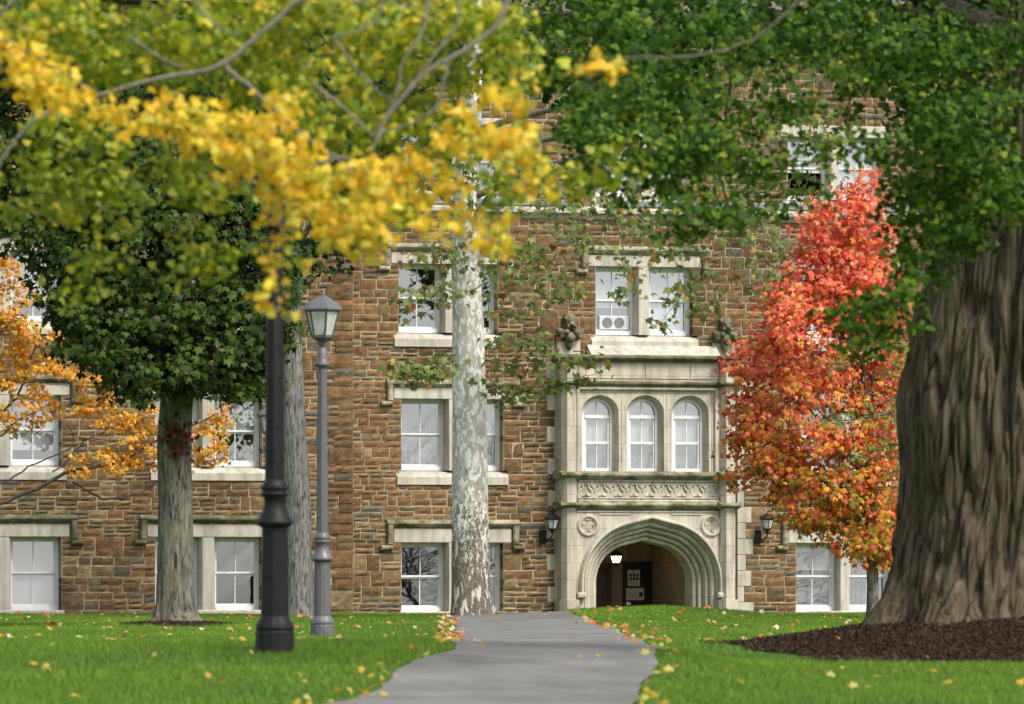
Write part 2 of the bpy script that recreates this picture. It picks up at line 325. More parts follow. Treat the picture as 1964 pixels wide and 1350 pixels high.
def fill(cr, blobs, dens, size, cols, shape, clump=.35, hang=.5, up=.5, out=.8, rnd=.55, nc=None, colf=None):
    for (px, py, rx, ry, d, th) in blobs:
        c, r = blob(px, py, rx, ry, d, th); n = int(rx * ry * dens); k = nc or max(4, n // 22)
        P, o = blob_pts(c, r, n, clump, k)
        N = o * out + np.array([0, -.35, up]) + RNG.normal(0, rnd, (n, 3))
        Tt = o * .6 + np.array([0, 0, -hang]) + RNG.normal(0, .5, (n, 3))
        C = colf(P, n) if colf else pick(cols, n)
        cr.add(P, N, Tt, size * RNG.uniform(.65, 1.2, n), C, shape)
def spray(cr, tb, path, rad, n, size, cols, shape, hang=.9, r0=.015, twigs=True):      # leaves along a drooping branch
    P = smooth_path(path, 20, .015); tb.add(P, np.linspace(r0, r0 * .3, 20), 5)
    i = RNG.integers(2, 20, n); q = P[i] + RNG.normal(0, rad, (n, 3)) * np.array([1, 1, .55])
    q[:, 2] -= rad * .25
    if twigs:
        for _ in range(max(3, n // 12)):
            a = P[RNG.integers(3, 18)]; b = q[RNG.integers(0, n)]
            if np.linalg.norm(a - b) < rad * 3: tb.add([a, (a + b) / 2 + RNG.normal(0, .02, 3), b], [r0 * .4, r0 * .3, r0 * .15], 4)
    N = np.array([0, -.6, .45]) + RNG.normal(0, .55, (n, 3)); Tt = np.array([0, 0, -hang]) + RNG.normal(0, .55, (n, 3))
    cr.add(q, N, Tt, size * RNG.uniform(.6, 1.2, n), pick(cols, n), shape)
def limbs(tb, p0, ends, r0, r1=.012, sag=.0, sides=7):
    for e in ends:
        e = np.asarray(e); m1 = p0 + (e - p0) * .4 + np.array([0, 0, .12 * np.linalg.norm(e - p0) + sag]); m1 = m1 + RNG.normal(0, .06 * np.linalg.norm(e - p0), 3) * .5
        tb.add(smooth_path([p0, m1, e], 10, .012), np.linspace(r0, r1, 10), sides)
def trunk_mesh(path, radii, nt=48, nh=60, ridge=.05, rs=5.0, flare=0, lobes=6, seed=0, fl_h=.5, crack=0):
    P = smooth_path(path, nh); R = np.interp(np.linspace(0, 1, nh), np.linspace(0, 1, len(radii)), radii); V = []
    for k in range(nh):
        h = P[k][2] - P[0][2]
        for i in range(nt):
            a = 2 * math.pi * i / nt; ca, sa = math.cos(a), math.sin(a)
            f = 1 + ridge * noise.noise(Vector((ca * rs + seed, sa * rs, h * .55))) * 1.5 + ridge * .8 * noise.noise(Vector((ca * rs * 2.7, sa * rs * 2.7 + seed, h * 1.1)))
            if crack:
                wz = .35 * noise.noise(Vector((ca * 2, sa * 2, h * .5 + 9)))
                for fr_, dp_, wd_ in ((2.6, crack, .07), (6.5, crack * .55, .10), (14, crack * .28, .14)):
                    q = noise.noise(Vector(((ca + wz * .12) * fr_ + seed, (sa + wz * .1) * fr_, h * .42 * fr_ / 3.3 + wz * .4))); f -= dp_ * math.exp(-(q / wd_) ** 2)
            f += flare * math.exp(-max(h, 0) / fl_h) * (.75 + .45 * math.sin(lobes * a + seed + 1.3 * math.sin(2 * a)))
            V.append((P[k][0] + R[k] * f * ca, P[k][1] + R[k] * f * sa, P[k][2]))
    F = [(k * nt + i, k * nt + (i + 1) % nt, (k + 1) * nt + (i + 1) % nt, (k + 1) * nt + i) for k in range(nh - 1) for i in range(nt)]
    return np.array(V), np.array(F)

# ================================================================ GROUND
gx = []
dd = np.concatenate([np.linspace(-60, 38, 15), np.arange(39, 136, .35), np.linspace(137, 700, 14)])
ll = np.concatenate([np.linspace(-400, -16, 10), np.arange(-15, 19, .3), np.linspace(19.5, 500, 12)])
A, B = np.meshgrid(dd, ll, indexing='ij'); X, Y = XY(A, B); Z = TDL(A, B)
i, j = np.meshgrid(np.arange(len(dd) - 1), np.arange(len(ll) - 1), indexing='ij'); w_ = len(ll)
tag(obj('ground', np.stack([X, Y, Z], -1).reshape(-1, 3), np.stack([i * w_ + j, (i + 1) * w_ + j, (i + 1) * w_ + j + 1, i * w_ + j + 1], -1).reshape(-1, 4), M['turf'], None, True), kind='structure')
LE = [(38, hit(690, 1349)[1] - .25)] + [hit(*q) for q in ((690, 1349), (750, 1300), (800, 1272), (868, 1250))] + [hit(884, 1234, 58), hit(876, 1215, 58), hit(866, 1197, 58), (118, (862 - 982) / FPX * 118), (124, (900 - 982) / FPX * 124), (130.5, (1000 - 982) / FPX * 130.5)]
RE = [(38, hit(1215, 1349)[1] - .1)] + [hit(*q) for q in ((1215, 1349), (1245, 1300), (1262, 1262), (1265, 1247))] + [hit(1226, 1234, 58), hit(1195, 1215, 58), hit(1150, 1201, 58), (117.5, (1078 - 982) / FPX * 117.5), (121, (1150 - 982) / FPX * 121), (130.5, (1345 - 982) / FPX * 130.5)]
LE = np.array(LE); RE = np.array(RE)
LE[:, 0] = np.maximum.accumulate(LE[:, 0]); RE[:, 0] = np.maximum.accumulate(RE[:, 0])
n_ = 260; dS = np.linspace(38, 130.5, n_); lS = np.interp(dS, LE[:, 0], LE[:, 1]); rS = np.interp(dS, RE[:, 0], RE[:, 1])
wobL = .03 * np.sin(dS * .9) + .012 * np.sin(dS * 2.7); lS = lS + wobL; rS = rS + .03 * np.sin(dS * 1.1 + 1) + .012 * np.sin(dS * 3.1)
fr = np.linspace(0, 1, 15); A = np.repeat(dS[:, None], 15, 1); B = lS[:, None] + (rS - lS)[:, None] * fr; X, Y = XY(A, B); Z = TDL(A, B) + .02
i, j = np.meshgrid(np.arange(n_ - 1), np.arange(14), indexing='ij')
tag(obj('path', np.stack([X, Y, Z], -1).reshape(-1, 3), np.stack([i * 15 + j, (i + 1) * 15 + j, (i + 1) * 15 + j + 1, i * 15 + j + 1], -1).reshape(-1, 4), M['path'], None, True), kind='structure')
BT = (58.5, (1925 - 982) / FPX * 58.5); DM = (97., (337 - 982) / FPX * 97)           # big trunk, dark maple (d, l)
def in_mulch(d, l): return (((d - BT[0] + .3) / 4.4) ** 2 + ((l - BT[1]) / 2.6) ** 2 < 1) | (((d - DM[0]) / 2.2) ** 2 + ((l - DM[1]) / .85) ** 2 < 1)
def in_path(d, l, e=0.): return (l > np.interp(d, dS, lS) - e) & (l < np.interp(d, dS, rS) + e) & (d < 130.5)
# grass blades
N = 760000
d = np.sqrt(RNG.uniform(39.5 ** 2, 131 ** 2, N)); keep = RNG.random(N) < np.where((d > 54) & (d < 66), .35, np.where(d < 54, 1.5, .9)); d = d[keep]
k_ = int((d < 54).sum() * .9); d = np.concatenate([d, RNG.uniform(40, 54, k_), RNG.uniform(50, 55, 20000)])
l = RNG.uniform(-.097, .097, len(d)) * d
ok = ~in_path(d, l) & ~in_mulch(d, l); d, l = d[ok], l[ok]; n = len(d); X, Y = XY(d, l); Z = TDL(d, l)
wallok = (Y < DW - .05) | ((X > U(678, DW)) & (Y < D - .05)); wallok &= ~((X > U(1070, DP)) & (X < U(1425, DP)) & (Y > DP - .35))
d, l, X, Y, Z = (q[wallok] for q in (d, l, X, Y, Z)); n = len(d)
h = RNG.uniform(.028, .062, n); h = np.where(in_path(d, l, .12), h * .6, h); an = RNG.uniform(0, math.pi, n); wd = RNG.uniform(.003, .0065, n) * np.where(d > 90, 1.5, 1.1)
base = np.stack([X, Y, Z - .004], -1); sv = np.stack([np.cos(an), np.sin(an), 0 * an], -1) * wd[:, None]
tip = base + np.stack([RNG.normal(0, .02, n), RNG.normal(0, .02, n), h], -1)
pat = np.array([noise.noise(Vector((a_ * .35, b_ * .22, 0))) for a_, b_ in zip(l[::1], d[::1])]) 
pat2 = np.array([noise.noise(Vector((a_ * 1.3, b_ * .9, 5))) for a_, b_ in zip(l, d)]); tip[:, 2] += h * .45 * pat2; pat = pat + .5 * pat2
gc = np.stack([.130 + .06 * pat, .240 + .075 * pat, .028 + 0 * pat], -1) * RNG.uniform(.7, 1.3, (n, 1)); dry = RNG.random(n) < .05; gc[dry] = gc[dry] * .5 + np.array([.14, .12, .03])
V = np.stack([base - sv, base + sv, tip], 1).reshape(-1, 3); F = np.arange(3 * n).reshape(-1, 3)
tag(obj('grass', V, F, M['grass'], None, False, np.repeat(np.clip(gc, 0, 1), 3, 0)), kind='stuff')
# mulch chips
M['bed'] = plain('mulch_soil', (.030, .019, .012), 1, var=.5, scale=30, b=.6, spec=.05)
def chips(name, c, rd, rl, n, label):
    k = 70; rr = np.linspace(0, .985, 30); aa = np.linspace(0, 2 * math.pi, k, endpoint=False); R2, A2 = np.meshgrid(rr, aa, indexing='ij'); ed = 1 + .06 * np.sin(A2 * 5) + .04 * np.sin(A2 * 11 + 1)
    dd_ = c[0] + R2 * rd * np.sin(A2) * ed; ll_ = c[1] + R2 * rl * np.cos(A2) * ed; X, Y = XY(dd_, ll_); i, j = np.meshgrid(np.arange(29), np.arange(k), indexing='ij'); j2 = (j + 1) % k
    tag(obj('mulch_ground', np.stack([X, Y, TDL(dd_, ll_) + .014], -1).reshape(-1, 3), np.stack([i * k + j, (i + 1) * k + j, (i + 1) * k + j2, i * k + j2], -1).reshape(-1, 4), M['bed'], None, True), kind='structure')
    r = np.sqrt(RNG.random(n)); a = RNG.uniform(0, 2 * math.pi, n); edge = 1 + .06 * np.sin(a * 5) + .04 * np.sin(a * 11 + 1)
    d = c[0] + r * rd * np.sin(a) * edge; l = c[1] + r * rl * np.cos(a) * edge; X, Y = XY(d, l); Z = TDL(d, l) + RNG.uniform(.012, .034, n)
    s = RNG.uniform(.006, .022, n); col = np.array([[.040, .026, .018]]) * RNG.uniform(.4, 1.9, (n, 1)) * RNG.uniform(.85, 1.15, (n, 3))
    V, F, C = leaves(np.stack([X, Y, Z], -1), RNG.normal(0, .6, (n, 3)) + np.array([0, 0, 1.]), RNG.normal(0, 1, (n, 3)), s * 1.6, col, 'oval')
    tag(obj(name, V, F, M['mulch'], None, False, C), kind='stuff')
chips('mulch', (BT[0] - .3, BT[1]), 4.5, 2.65, 140000, '')
chips('mulch', DM, 2.3, .9, 7000, '')
# fallen leaves
n = 1050; d = RNG.uniform(41, 128, n); l = RNG.uniform(-.085, .085, n) * d
e = RNG.integers(0, n_, 330); side = RNG.random(330) < .6; d2 = dS[e] + RNG.normal(0, .2, 330); l2 = np.where(side, np.interp(d2, dS, lS) - .03, np.interp(d2, dS, rS) + .03) + RNG.normal(0, .09, 330)
pm = RNG.random(n) < np.where(in_path(d, l), np.where(d < 66, .75, .10), 1.0) * np.where(d < 66, .25, .85); d, l = np.concatenate([d[pm], d2]), np.concatenate([l[pm], l2]); n = len(d); X, Y = XY(d, l)
ok = (Y < DW - .1) | ((X > U(678, DW)) & (Y < D - .5)); d, l, X, Y = d[ok], l[ok], X[ok], Y[ok]; n = len(d)
Z = TDL(d, l) + np.where(in_path(d, l), .026, RNG.uniform(.03, .06, n))
C = np.where((d < 62)[:, None], pick([(.55, .36, .04, 4), (.5, .42, .10, 3), (.45, .18, .03, 1)], n), pick([(.55, .16, .03, 3), (.55, .36, .16, 4), (.40, .10, .03, 2), (.6, .52, .36, 2), (.5, .3, .04, 2)], n))
V, F, C = leaves(np.stack([X, Y, Z], -1), RNG.normal(0, .45, (n, 3)) + np.array([0, -.5, 1.]), RNG.normal(0, 1, (n, 3)), np.where(d < 62, .066, .095) * RNG.uniform(.6, 1.2, n), C, 'maple')
tag(obj('fallen_leaves', V, F, M['leaf'], None, False, C), kind='stuff')

# ================================================================ BUILDING
XC = U(1248, DP)
bld = thing('college_building', 'brown rubble stone collegiate hall with pale limestone windows and arched portal', 'building', (XC, D + 4, 0))
SC = [(.215, .115, .05, 4), (.195, .110, .052, 5), (.235, .128, .056, 3), (.165, .098, .052, 4), (.22, .148, .08, 3), (.155, .128, .092, 2.6), (.135, .13, .115, .9), (.27, .205, .125, 1.3), (.125, .08, .046, 1.0), (.25, .13, .056, .8)]
def stone_wall(name, Yf, u0, u1, z0, z1, voids, big=1.0, corner=False):
    V = []; F = []; C = []; mv = MB()
    zb = sorted({z0, z1} | {min(max(q, z0), z1) for v in voids for q in v[2:4]})
    def stone(a, b, c, d_, deep_l, deep_r, proud=0):
        g = .0115; a += g * random.uniform(.5, 1.7); b -= g * random.uniform(.5, 1.7); c += g * random.uniform(.5, 1.7); d_ -= g * random.uniform(.5, 1.7)
        if b - a < .02 or d_ - c < .02: return
        nx = max(2, int((b - a) / .085)) + 1; nz = max(2, int((d_ - c) / .07)) + 1; s0 = len(V); pr = random.uniform(-.002, .014) + proud; tilt = random.uniform(-.03, .03)
        ja = [random.uniform(-.008, .008) for _ in range(4)]
        for q in range(nz):
            for p_ in range(nx):
                x = a + (b - a) * p_ / (nx - 1); z = c + (d_ - c) * q / (nz - 1); ed = p_ in (0, nx - 1) or q in (0, nz - 1)
                if ed: z += random.uniform(-.006, .006); x += 0 if (p_ == 0 and deep_l) or (p_ == nx - 1 and deep_r) else random.uniform(-.006, .006)
                y = Yf - pr + tilt * (z - c) + (random.uniform(-.004, .004) if ed else -random.uniform(.004, .03))
                V.append((x, y, z))
        for q in range(nz - 1):
            for p_ in range(nx - 1): k = s0 + q * nx + p_; F.append((k, k + 1, k + nx + 1, k + nx))
        ring = [s0 + p_ for p_ in range(nx)] + [s0 + q * nx + nx - 1 for q in range(1, nz)] + [s0 + (nz - 1) * nx + p_ for p_ in range(nx - 2, -1, -1)] + [s0 + q * nx for q in range(nz - 2, 0, -1)]
        t0 = len(V)
        for k in ring:
            x, y, z = V[k]; dp = .4 if (deep_l and x < a + .02) or (deep_r and x > b - .02) else .05
            V.append((x, Yf + dp, z))
        for k in range(len(ring)): k2 = (k + 1) % len(ring); F.append((ring[k2], ring[k], t0 + k, t0 + k2))
        w_ = random.choices(SC, [q[3] for q in SC])[0]; f_ = random.uniform(.84, 1.2); lu = .3 * w_[0] + .6 * w_[1] + .1 * w_[2]; cc = [min(1, (w_[i_] * .74 + .26 * lu * (1.12, 1.03, .66)[i_]) * f_) for i_ in range(3)]
        C.extend([cc] * (len(V) - s0))
    for za, zc in zip(zb[:-1], zb[1:]):
        if zc - za < .01: continue
        cut = sorted((v[0], v[1]) for v in voids if v[2] <= za + 1e-4 and v[3] >= zc - 1e-4); iv = []; x = u0
        for a, b in cut:
            if a > x + .01: iv.append((x, a))
            x = max(x, b)
        if x < u1 - .01: iv.append((x, u1))
        nb = max(1, round((zc - za) / random.uniform(.30, .36))); hs_ = np.array([random.uniform(.8, 1.2) for _ in range(nb)]); hs_ = np.concatenate([[0], np.cumsum(hs_ / hs_.sum())]) * (zc - za) + za
        for a, b in iv:
            dl, dr = a > u0 + .01, b < u1 - .01
            mv.add([(a, Yf + .005, za), (b, Yf + .005, za), (b, Yf + .005, zc), (a, Yf + .005, zc)], [(0, 1, 2, 3)])
            for xe, fl in ((a, dl), (b, dr)):
                if fl: xe += .012 if xe == a else -.012; mv.add([(xe, Yf + .005, za), (xe, Yf + .45, za), (xe, Yf + .45, zc), (xe, Yf + .005, zc)], [(0, 1, 2, 3)])
            for c, d_ in zip(hs_[:-1], hs_[1:]):
                x = a
                while x < b - 1e-3:
                    wch = random.uniform(.32, .85) * big
                    if b - (x + wch) < .25: wch = b - x
                    H = d_ - c; r = random.random()
                    if H < .17: sp = [0, 1]
                    elif r < .16 and wch < .55 * big: sp = [0, 1]
                    elif r < .60 or H < .26: q = random.uniform(.35, .65); sp = [0, q, 1]
                    else: q = random.uniform(.27, .38); sp = [0, q, q + random.uniform(.27, .38), 1]
                    for s1, s2 in zip(sp[:-1], sp[1:]):
                        hh = (s2 - s1) * H; k = 1 if wch < random.uniform(.35, .55) * big else (2 if wch < .8 * big or random.random() < .6 else 3)
                        ws = np.array([random.uniform(.6, 1.4) for _ in range(k)]); ws = np.concatenate([[0], np.cumsum(ws / ws.sum())]) * wch + x
                        for p1, p2 in zip(ws[:-1], ws[1:]):
                            stone(p1, p2, c + s1 * H, c + s2 * H, dl and p1 < a + .01, dr and p2 > b - .01)
                    x += wch
    if corner:
        zz = z0; k = 0
        while zz < z1 - .05:
            hq = min(random.uniform(.26, .48), z1 - zz); wq = random.uniform(.55, .8) if k % 2 else random.uniform(.3, .45)
            sp = [zz, zz + hq] if random.random() < .6 else [zz, zz + hq * .5, zz + hq]
            for c, d_ in zip(sp[:-1], sp[1:]): stone(u1 - wq, u1, c, d_, False, True, .016)
            zz += hq; k += 1
        mv.add([(u1 - .012, Yf + .005, z0), (u1 - .012, Yf + 1.2, z0), (u1 - .012, Yf + 1.2, z1), (u1 - .012, Yf + .005, z1)], [(0, 1, 2, 3)])
    o = obj(name, V, F, M['rubble'], bld, False, np.array(C)); mv.build('mortar', M['mortar'], o); return o
VM, VW = [], []                                   # voids of main wall and wing
def hood(o, Yf, a, b, zt, drop, mat):
    h = MB(); r = .062
    prof = [(Yf + .03, zt - .11), (Yf - .03, zt - .10), (Yf - .105, zt - .035), (Yf - .105, zt + .0), (Yf - .03, zt + .055), (Yf + .03, zt + .06)]
    h.prism(prof, a - .07, b + .07)
    for s, x in ((-1, a), (1, b)):
        h.box(x - .065, x + .065, Yf - .100, Yf + .03, drop, zt - .04, bev=.03)
        x0, x1 = (x - .20, x + .062) if s < 0 else (x - .062, x + .20); h.box(x0, x1, Yf - .110, Yf + .03, drop - .10, drop + .003, bev=.035)
    h.build('hood_mould', mat, o)
def sash(o, Yf, a, b, z0, z1, rec=.30, blind=.0, low='room', openz=0.):
    y = Yf + rec; f = MB(); zm = (z0 + z1) / 2; t = .06
    f.box(a, a + t, y - .03, y + .08, z0, z1); f.box(b - t, b, y - .03, y + .08, z0, z1); f.box(a + t, b - t, y - .03, y + .08, z1 - t, z1); f.box(a + t, b - t, y - .045, y + .08, z0, z0 + .09)
    i0, i1, k0, k1 = a + t, b - t, z0 + .09, z1 - t; lo = k0 + openz
    for q0, q1, yy in ((zm, k1, y), (lo, zm + .0 + openz * .3, y + .035)):
        f.box(i0, i0 + .032, yy + .005, yy + .03, q0, q1); f.box(i1 - .032, i1, yy + .005, yy + .03, q0, q1)
        f.box(i0 + .032, i1 - .032, yy + .005, yy + .03, q1 - .035, q1); f.box(i0 + .032, i1 - .032, yy + .003, yy + .033, q0, q0 + .04)
        f.box((i0 + i1) / 2 - .009, (i0 + i1) / 2 + .009, yy + .008, yy + .027, q0 + .04, q1 - .035)
    f.build('sash_frame', M['white'], o)
    tl = random.uniform(.010, .022)
    g = MB()
    for q0, q1, yy in ((zm, k1, y + .018), (lo, zm, y + .053)): g.add([(i0, yy - .0, q0), (i1, yy + random.uniform(-.003, .003), q0), (i1, yy + tl * (q1 - q0), q1), (i0, yy + tl * (q1 - q0), q1)], [(0, 1, 2, 3)])
    g.build('pane', M['glass'], o)
    if blind > 0:
        bl = MB(); bl.box(i0, i1, y + .10, y + .11, k1 - (k1 - k0) * blind, k1); bl.build('blind', M['blind'], o)
    if low == 'curtain':
        c_ = MB(); nn = 14; xs = np.linspace(i0, i1, nn)
        for q in range(nn - 1): c_.add([(xs[q], y + .16 + .02 * (q % 2), k0), (xs[q + 1], y + .16 + .02 * ((q + 1) % 2), k0), (xs[q + 1], y + .16 + .02 * ((q + 1) % 2), k1), (xs[q], y + .16 + .02 * (q % 2), k1)], [(0, 1, 2, 3)])
        c_.build('curtain', M['curtain'], o)
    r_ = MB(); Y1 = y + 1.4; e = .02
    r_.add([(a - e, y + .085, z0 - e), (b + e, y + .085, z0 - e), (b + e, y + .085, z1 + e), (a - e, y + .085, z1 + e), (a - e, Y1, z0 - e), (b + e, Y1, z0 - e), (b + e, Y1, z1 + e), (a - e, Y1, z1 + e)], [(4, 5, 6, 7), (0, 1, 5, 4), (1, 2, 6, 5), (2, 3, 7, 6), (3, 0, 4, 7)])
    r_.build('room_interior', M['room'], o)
def window(Yf, px, z0, z1, sill, lint, hd, voids, lights, mat_h='moss', rec=.30):
    u = [U(q, Yf) for q in px]; a, b = u[0], u[-1]; s = MB(); Yb = Yf + rec + .10
    for m0, m1 in zip(u[1:-1:2], u[2:-1:2]):
        s.column([(m0 + .05, Yf - .006), (m1 - .05, Yf - .006), (m1, Yf + .09), (m1, Yb), (m0, Yb), (m0, Yf + .09)], z0, z1)
    s.box(a - .17, b + .17, Yf - .016, Yb, z1, lint, bev=.012)
    voids.append((a - .17, b + .17, z1, lint))
    if sill is not None:
        s.prism([(Yf - .045, sill), (Yf - .045, z0 - .14), (Yf + .06, z0 - .04), (Yb - .05, z0 + .0), (Yb, z0), (Yb, sill)], a - .1, b + .1); voids.append((a - .1, b + .1, sill, z0))
    else: s.box(a - .05, b + .05, Yf - .05, Yb, z0 - .16, z0, bev=.02); voids.append((a - .05, b + .05, z0 - .16, z0))
    voids.append((a, b, z0, z1)); o = s.build('window', M['limetrim'], bld)
    if hd: hood(o, Yf, a - .26, b + .26, hd, z1 - .06, M[mat_h])
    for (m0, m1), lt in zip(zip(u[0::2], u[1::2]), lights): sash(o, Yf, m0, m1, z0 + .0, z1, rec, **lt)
    return o
MP = (770, 857, 882, 966); RP = (1527, 1608, 1632, 1712); PP = (1143, 1221, 1248, 1330)
G = dict(z0=.05, z1=1.50, sill=None, lint=1.79, hd=1.93); S2 = dict(z0=3.02, z1=4.52, sill=2.72, lint=4.76, hd=4.87); S3 = dict(z0=5.92, z1=7.36, sill=5.62, lint=7.6, hd=7.74)
window(D, MP, voids=VM, lights=[{}, {}], **G); window(D, RP, voids=VM, lights=[dict(blind=.4, low='curtain'), dict(blind=.25, low='curtain')], **G)
window(D, MP, voids=VM, lights=[dict(blind=.0, low='curtain'), dict(blind=.5)], **S2); window(D, RP, voids=VM, lights=[dict(blind=.7), dict(blind=.7)], **S2)
window(D, (765, 850, 875, 955), voids=VM, lights=[{}, {}], **S3); window(D, RP, voids=VM, lights=[dict(blind=.9), dict(blind=.5)], **S3)
window(D, PP, voids=VM, lights=[dict(blind=.62), dict(blind=1.)], **S3)
S4 = dict(z0=8.86, z1=10.2, sill=8.62, lint=10.45, hd=None)
for q, lt in ((MP, [dict(blind=.5)] * 2), (PP, [dict(blind=.8)] * 2), ((1512, 1590, 1612, 1692), [dict(blind=.35, openz=.5), dict(blind=1.)])): window(D, q, voids=VM, lights=lt, **S4)
WA = (-105, -12, 22, 118); WB = (298, 384, 414, 503)
GW = dict(z0=.10, z1=1.60, sill=None, lint=1.86, hd=2.0); W2 = dict(z0=3.06, z1=4.5, sill=2.77, lint=4.74, hd=4.86); W3 = dict(z0=6.0, z1=7.45, sill=5.75, lint=7.7, hd=7.82)
for q in (WA, WB):
    window(DW, q, voids=VW, lights=[dict(blind=.0, low='curtain'), dict(blind=1. if q is WA else 0.)], mat_h='soot', **GW)  # far-left full blind: its pale colour stands in for a lit room
    window(DW, q, voids=VW, lights=[dict(blind=.6), dict(blind=.82 if q is WA else .5, low='room', openz=.0)], mat_h='soot', **W2)
    window(DW, q, voids=VW, lights=[dict(blind=.6), dict(blind=.75)], mat_h='soot', **W3)
# portal void and wing/main walls
pl, pr_ = U(1078, D), U(1414, D); zpt = Zy(1240, 688, D)
VM.append((pl, pr_, -.9, zpt))
ZQ = np.linspace(-.1, zpt - .1, 17)
for k in range(16):
    for s in (-1, 1):
        wq = (.34 if (k + (s > 0)) % 2 else .16) + random.uniform(-.03, .03)
        x0, x1 = (pl - wq, pl) if s < 0 else (pr_, pr_ + wq); VM.append((x0, x1, ZQ[k], ZQ[k + 1]))
        qb = MB(); qb.box(x0, x1, D - .014 - random.uniform(0, .006), D + .1, ZQ[k] + .004, ZQ[k + 1] - .004, bev=.008); qb.build('quoin', M['limetrim'], bld)
UE, UW0, UC = U(1964, D) + 6, U(0, DW) - 7, U(678, DW)
stone_wall('wall', D, UC - .3, UE, -.35, 8.36, VM); stone_wall('upper_wall', D + .02, UC - .3, UE, 8.62, 12.6, VM)
stone_wall('wing_wall', DW, UW0, UC, -.35, 12.6, VW, 1.12, True)
# cornice, gutter, roof, body
c_ = MB(); c_.prism([(D + .2, 8.36), (D - .02, 8.36), (D - .06, 8.42), (D - .16, 8.48), (D - .16, 8.55), (D - .04, 8.62), (D + .2, 8.62)], UC - .3, UE); c_.build('cornice', M['limetrim'], bld)
c_ = MB(); c_.prism([(D - .03, 8.622), (D - .10, 8.63), (D - .10, 8.74), (D - .07, 8.76), (D - .03, 8.74)], UC, U(1100, D)); c_.prism([(D - .03, 8.622), (D - .10, 8.63), (D - .10, 8.74), (D - .07, 8.76), (D - .03, 8.74)], U(1150, D), UE); c_.build('gutter', M['lead'], bld)
c_ = MB(); c_.box(UC - .3, UE, D + .46, D + 12, -.9, 12.6); c_.box(UW0, UC, DW + .46, D + .45, -.9, 12.6)
# (openings: the body stands behind the rooms)
c_ = MB(); c_.box(UC + .1, UE, D + 3.9, D + 12, -.9, 12.6); c_.box(UW0, UC - .02, DW + 2.2, D + 12, -.9, 12.6); c_.build('core_wall', M['mortar'], bld)
c_ = MB(); c_.prism([(DW - .35, 12.6), (DW - .35, 12.75), (D + 6, 18.5), (D + 12.5, 12.75), (D + 12.5, 12.6)], UW0 - .3, UC + .25); c_.prism([(D - .3, 12.6), (D - .3, 12.72), (D + 6, 18.3), (D + 12.4, 12.72), (D + 12.4, 12.6)], UC + .26, UE + .3); c_.build('roof', M['slate'], bld)

# ---- portal
def Zp(py): return Zy(1246, py, DP)
def tudor(w, r, zs, za, delta, zbot, n=12):        # four-centred outline, grown by delta
    lo, hi = .2, 1.5
    f = lambda p: zs + r * math.sin(p) + (w - r + r * math.cos(p)) / math.tan(p) - za
    for _ in range(60):
        mid = (lo + hi) / 2
        if f(mid) > 0: lo = mid
        else: hi = mid
    ph = lo; W, R = w + delta, r + delta; A_ = zs + R * math.sin(ph) + (W - R + R * math.cos(ph)) / math.tan(ph)
    right = [(W, zbot)] + [(W - R + R * math.cos(q), zs + R * math.sin(q)) for q in np.linspace(0, ph, n)]
    xe, ze = right[-1]; right += [(xe * (1 - q), ze + (A_ - ze) * q) for q in np.linspace(0, 1, 7)[1:]]
    return [(-x, z) for x, z in right] + right[::-1][1:]
def loft(curves, mb, mi=0):                        # curves: lists of (x, y, z) with equal length
    n = len(curves[0]); V = [q for c in curves for q in c]; F = [(k * n + i, k * n + i + 1, (k + 1) * n + i + 1, (k + 1) * n + i) for k in range(len(curves) - 1) for i in range(n - 1)]
    mb.add(V, F, mi)
AW, AR, AZ, AA, ZF = 1.07, .80, .665, 1.555, -.62
arc = lambda dl, zb=ZF: tudor(AW, AR, AZ, AA, dl, zb)
por = MB(); UL, UR = U(1106, DP), U(1386, DP); wl, wr = UL - XC, UR - XC; ztop = Zp(980)
outer = arc(.44); xs = [q[0] for q in outer]
V = [(XC + x, DP, z) for x, z in outer] + [(XC + max(min(x * 1.0, wr), wl), DP, ztop) for x, z in outer]; n = len(outer)
por.add(V, [(i, i + 1, n + i + 1, n + i) for i in range(n - 1)])
piers = []
for a, b, x in ((wl, outer[0][0], -1), (outer[-1][0], wr, 1)):
    if b > a: piers.append((XC + a, XC + b))
por.box(UL, UR, DP + .05, DP + .35, ztop, Zp(906))                     # frieze panel
por.box(UL, UR, DP + .03, DP + .35, Zp(742), Zp(688))                  # parapet panel
for a, b in ((1110, 1150), (1152, 1236), (1238, 1322), (1324, 1380)): por.box(U(a, DP), U(b, DP), DP + .01, DP + .03, Zp(727), Zp(697), bev=.012)
portal = por.build('portal', M['lime'], bld)
for a, b in piers: q = MB(); q.box(a, b, DP, DP + .5, ZF, ztop); q.build('pier', M['lime'], portal)
for a, b in ((1079, 1108), (1384, 1413)):
    pil = MB(); a, b = U(a, DP - .15), U(b, DP - .15); c = .09
    pil.column([(a, D + .1), (a, DP - .06), (a + c, DP - .2), (b - c, DP - .2), (b, DP - .06), (b, D + .1)], ZF, Zp(690))
    pil.column([(a - .05, D + .1), (a - .05, DP - .1), (a + c - .02, DP - .25), (b - c + .02, DP - .25), (b + .05, DP - .1), (b + .05, D + .1)], ZF, .30)
    pil.build('pilaster', M['lime'], portal)
ar = MB(); prof = [(0, .92), (0, .46), (.02, .43), (.075, .42), (.085, .445), (.092, .445), (.098, .36), (.12, .33), (.165, .325), (.18, .35), (.187, .35), (.193, .25), (.22, .20), (.265, .195), (.28, .22), (.287, .22), (.293, .13), (.32, .085), (.365, .07), (.385, .09), (.392, .09), (.40, .02), (.44, .0)]
loft([[(XC + x, DP + dp, z) for x, z in arc(dl)] for dl, dp in prof], ar); ar.build('arch', M['lime'], portal)
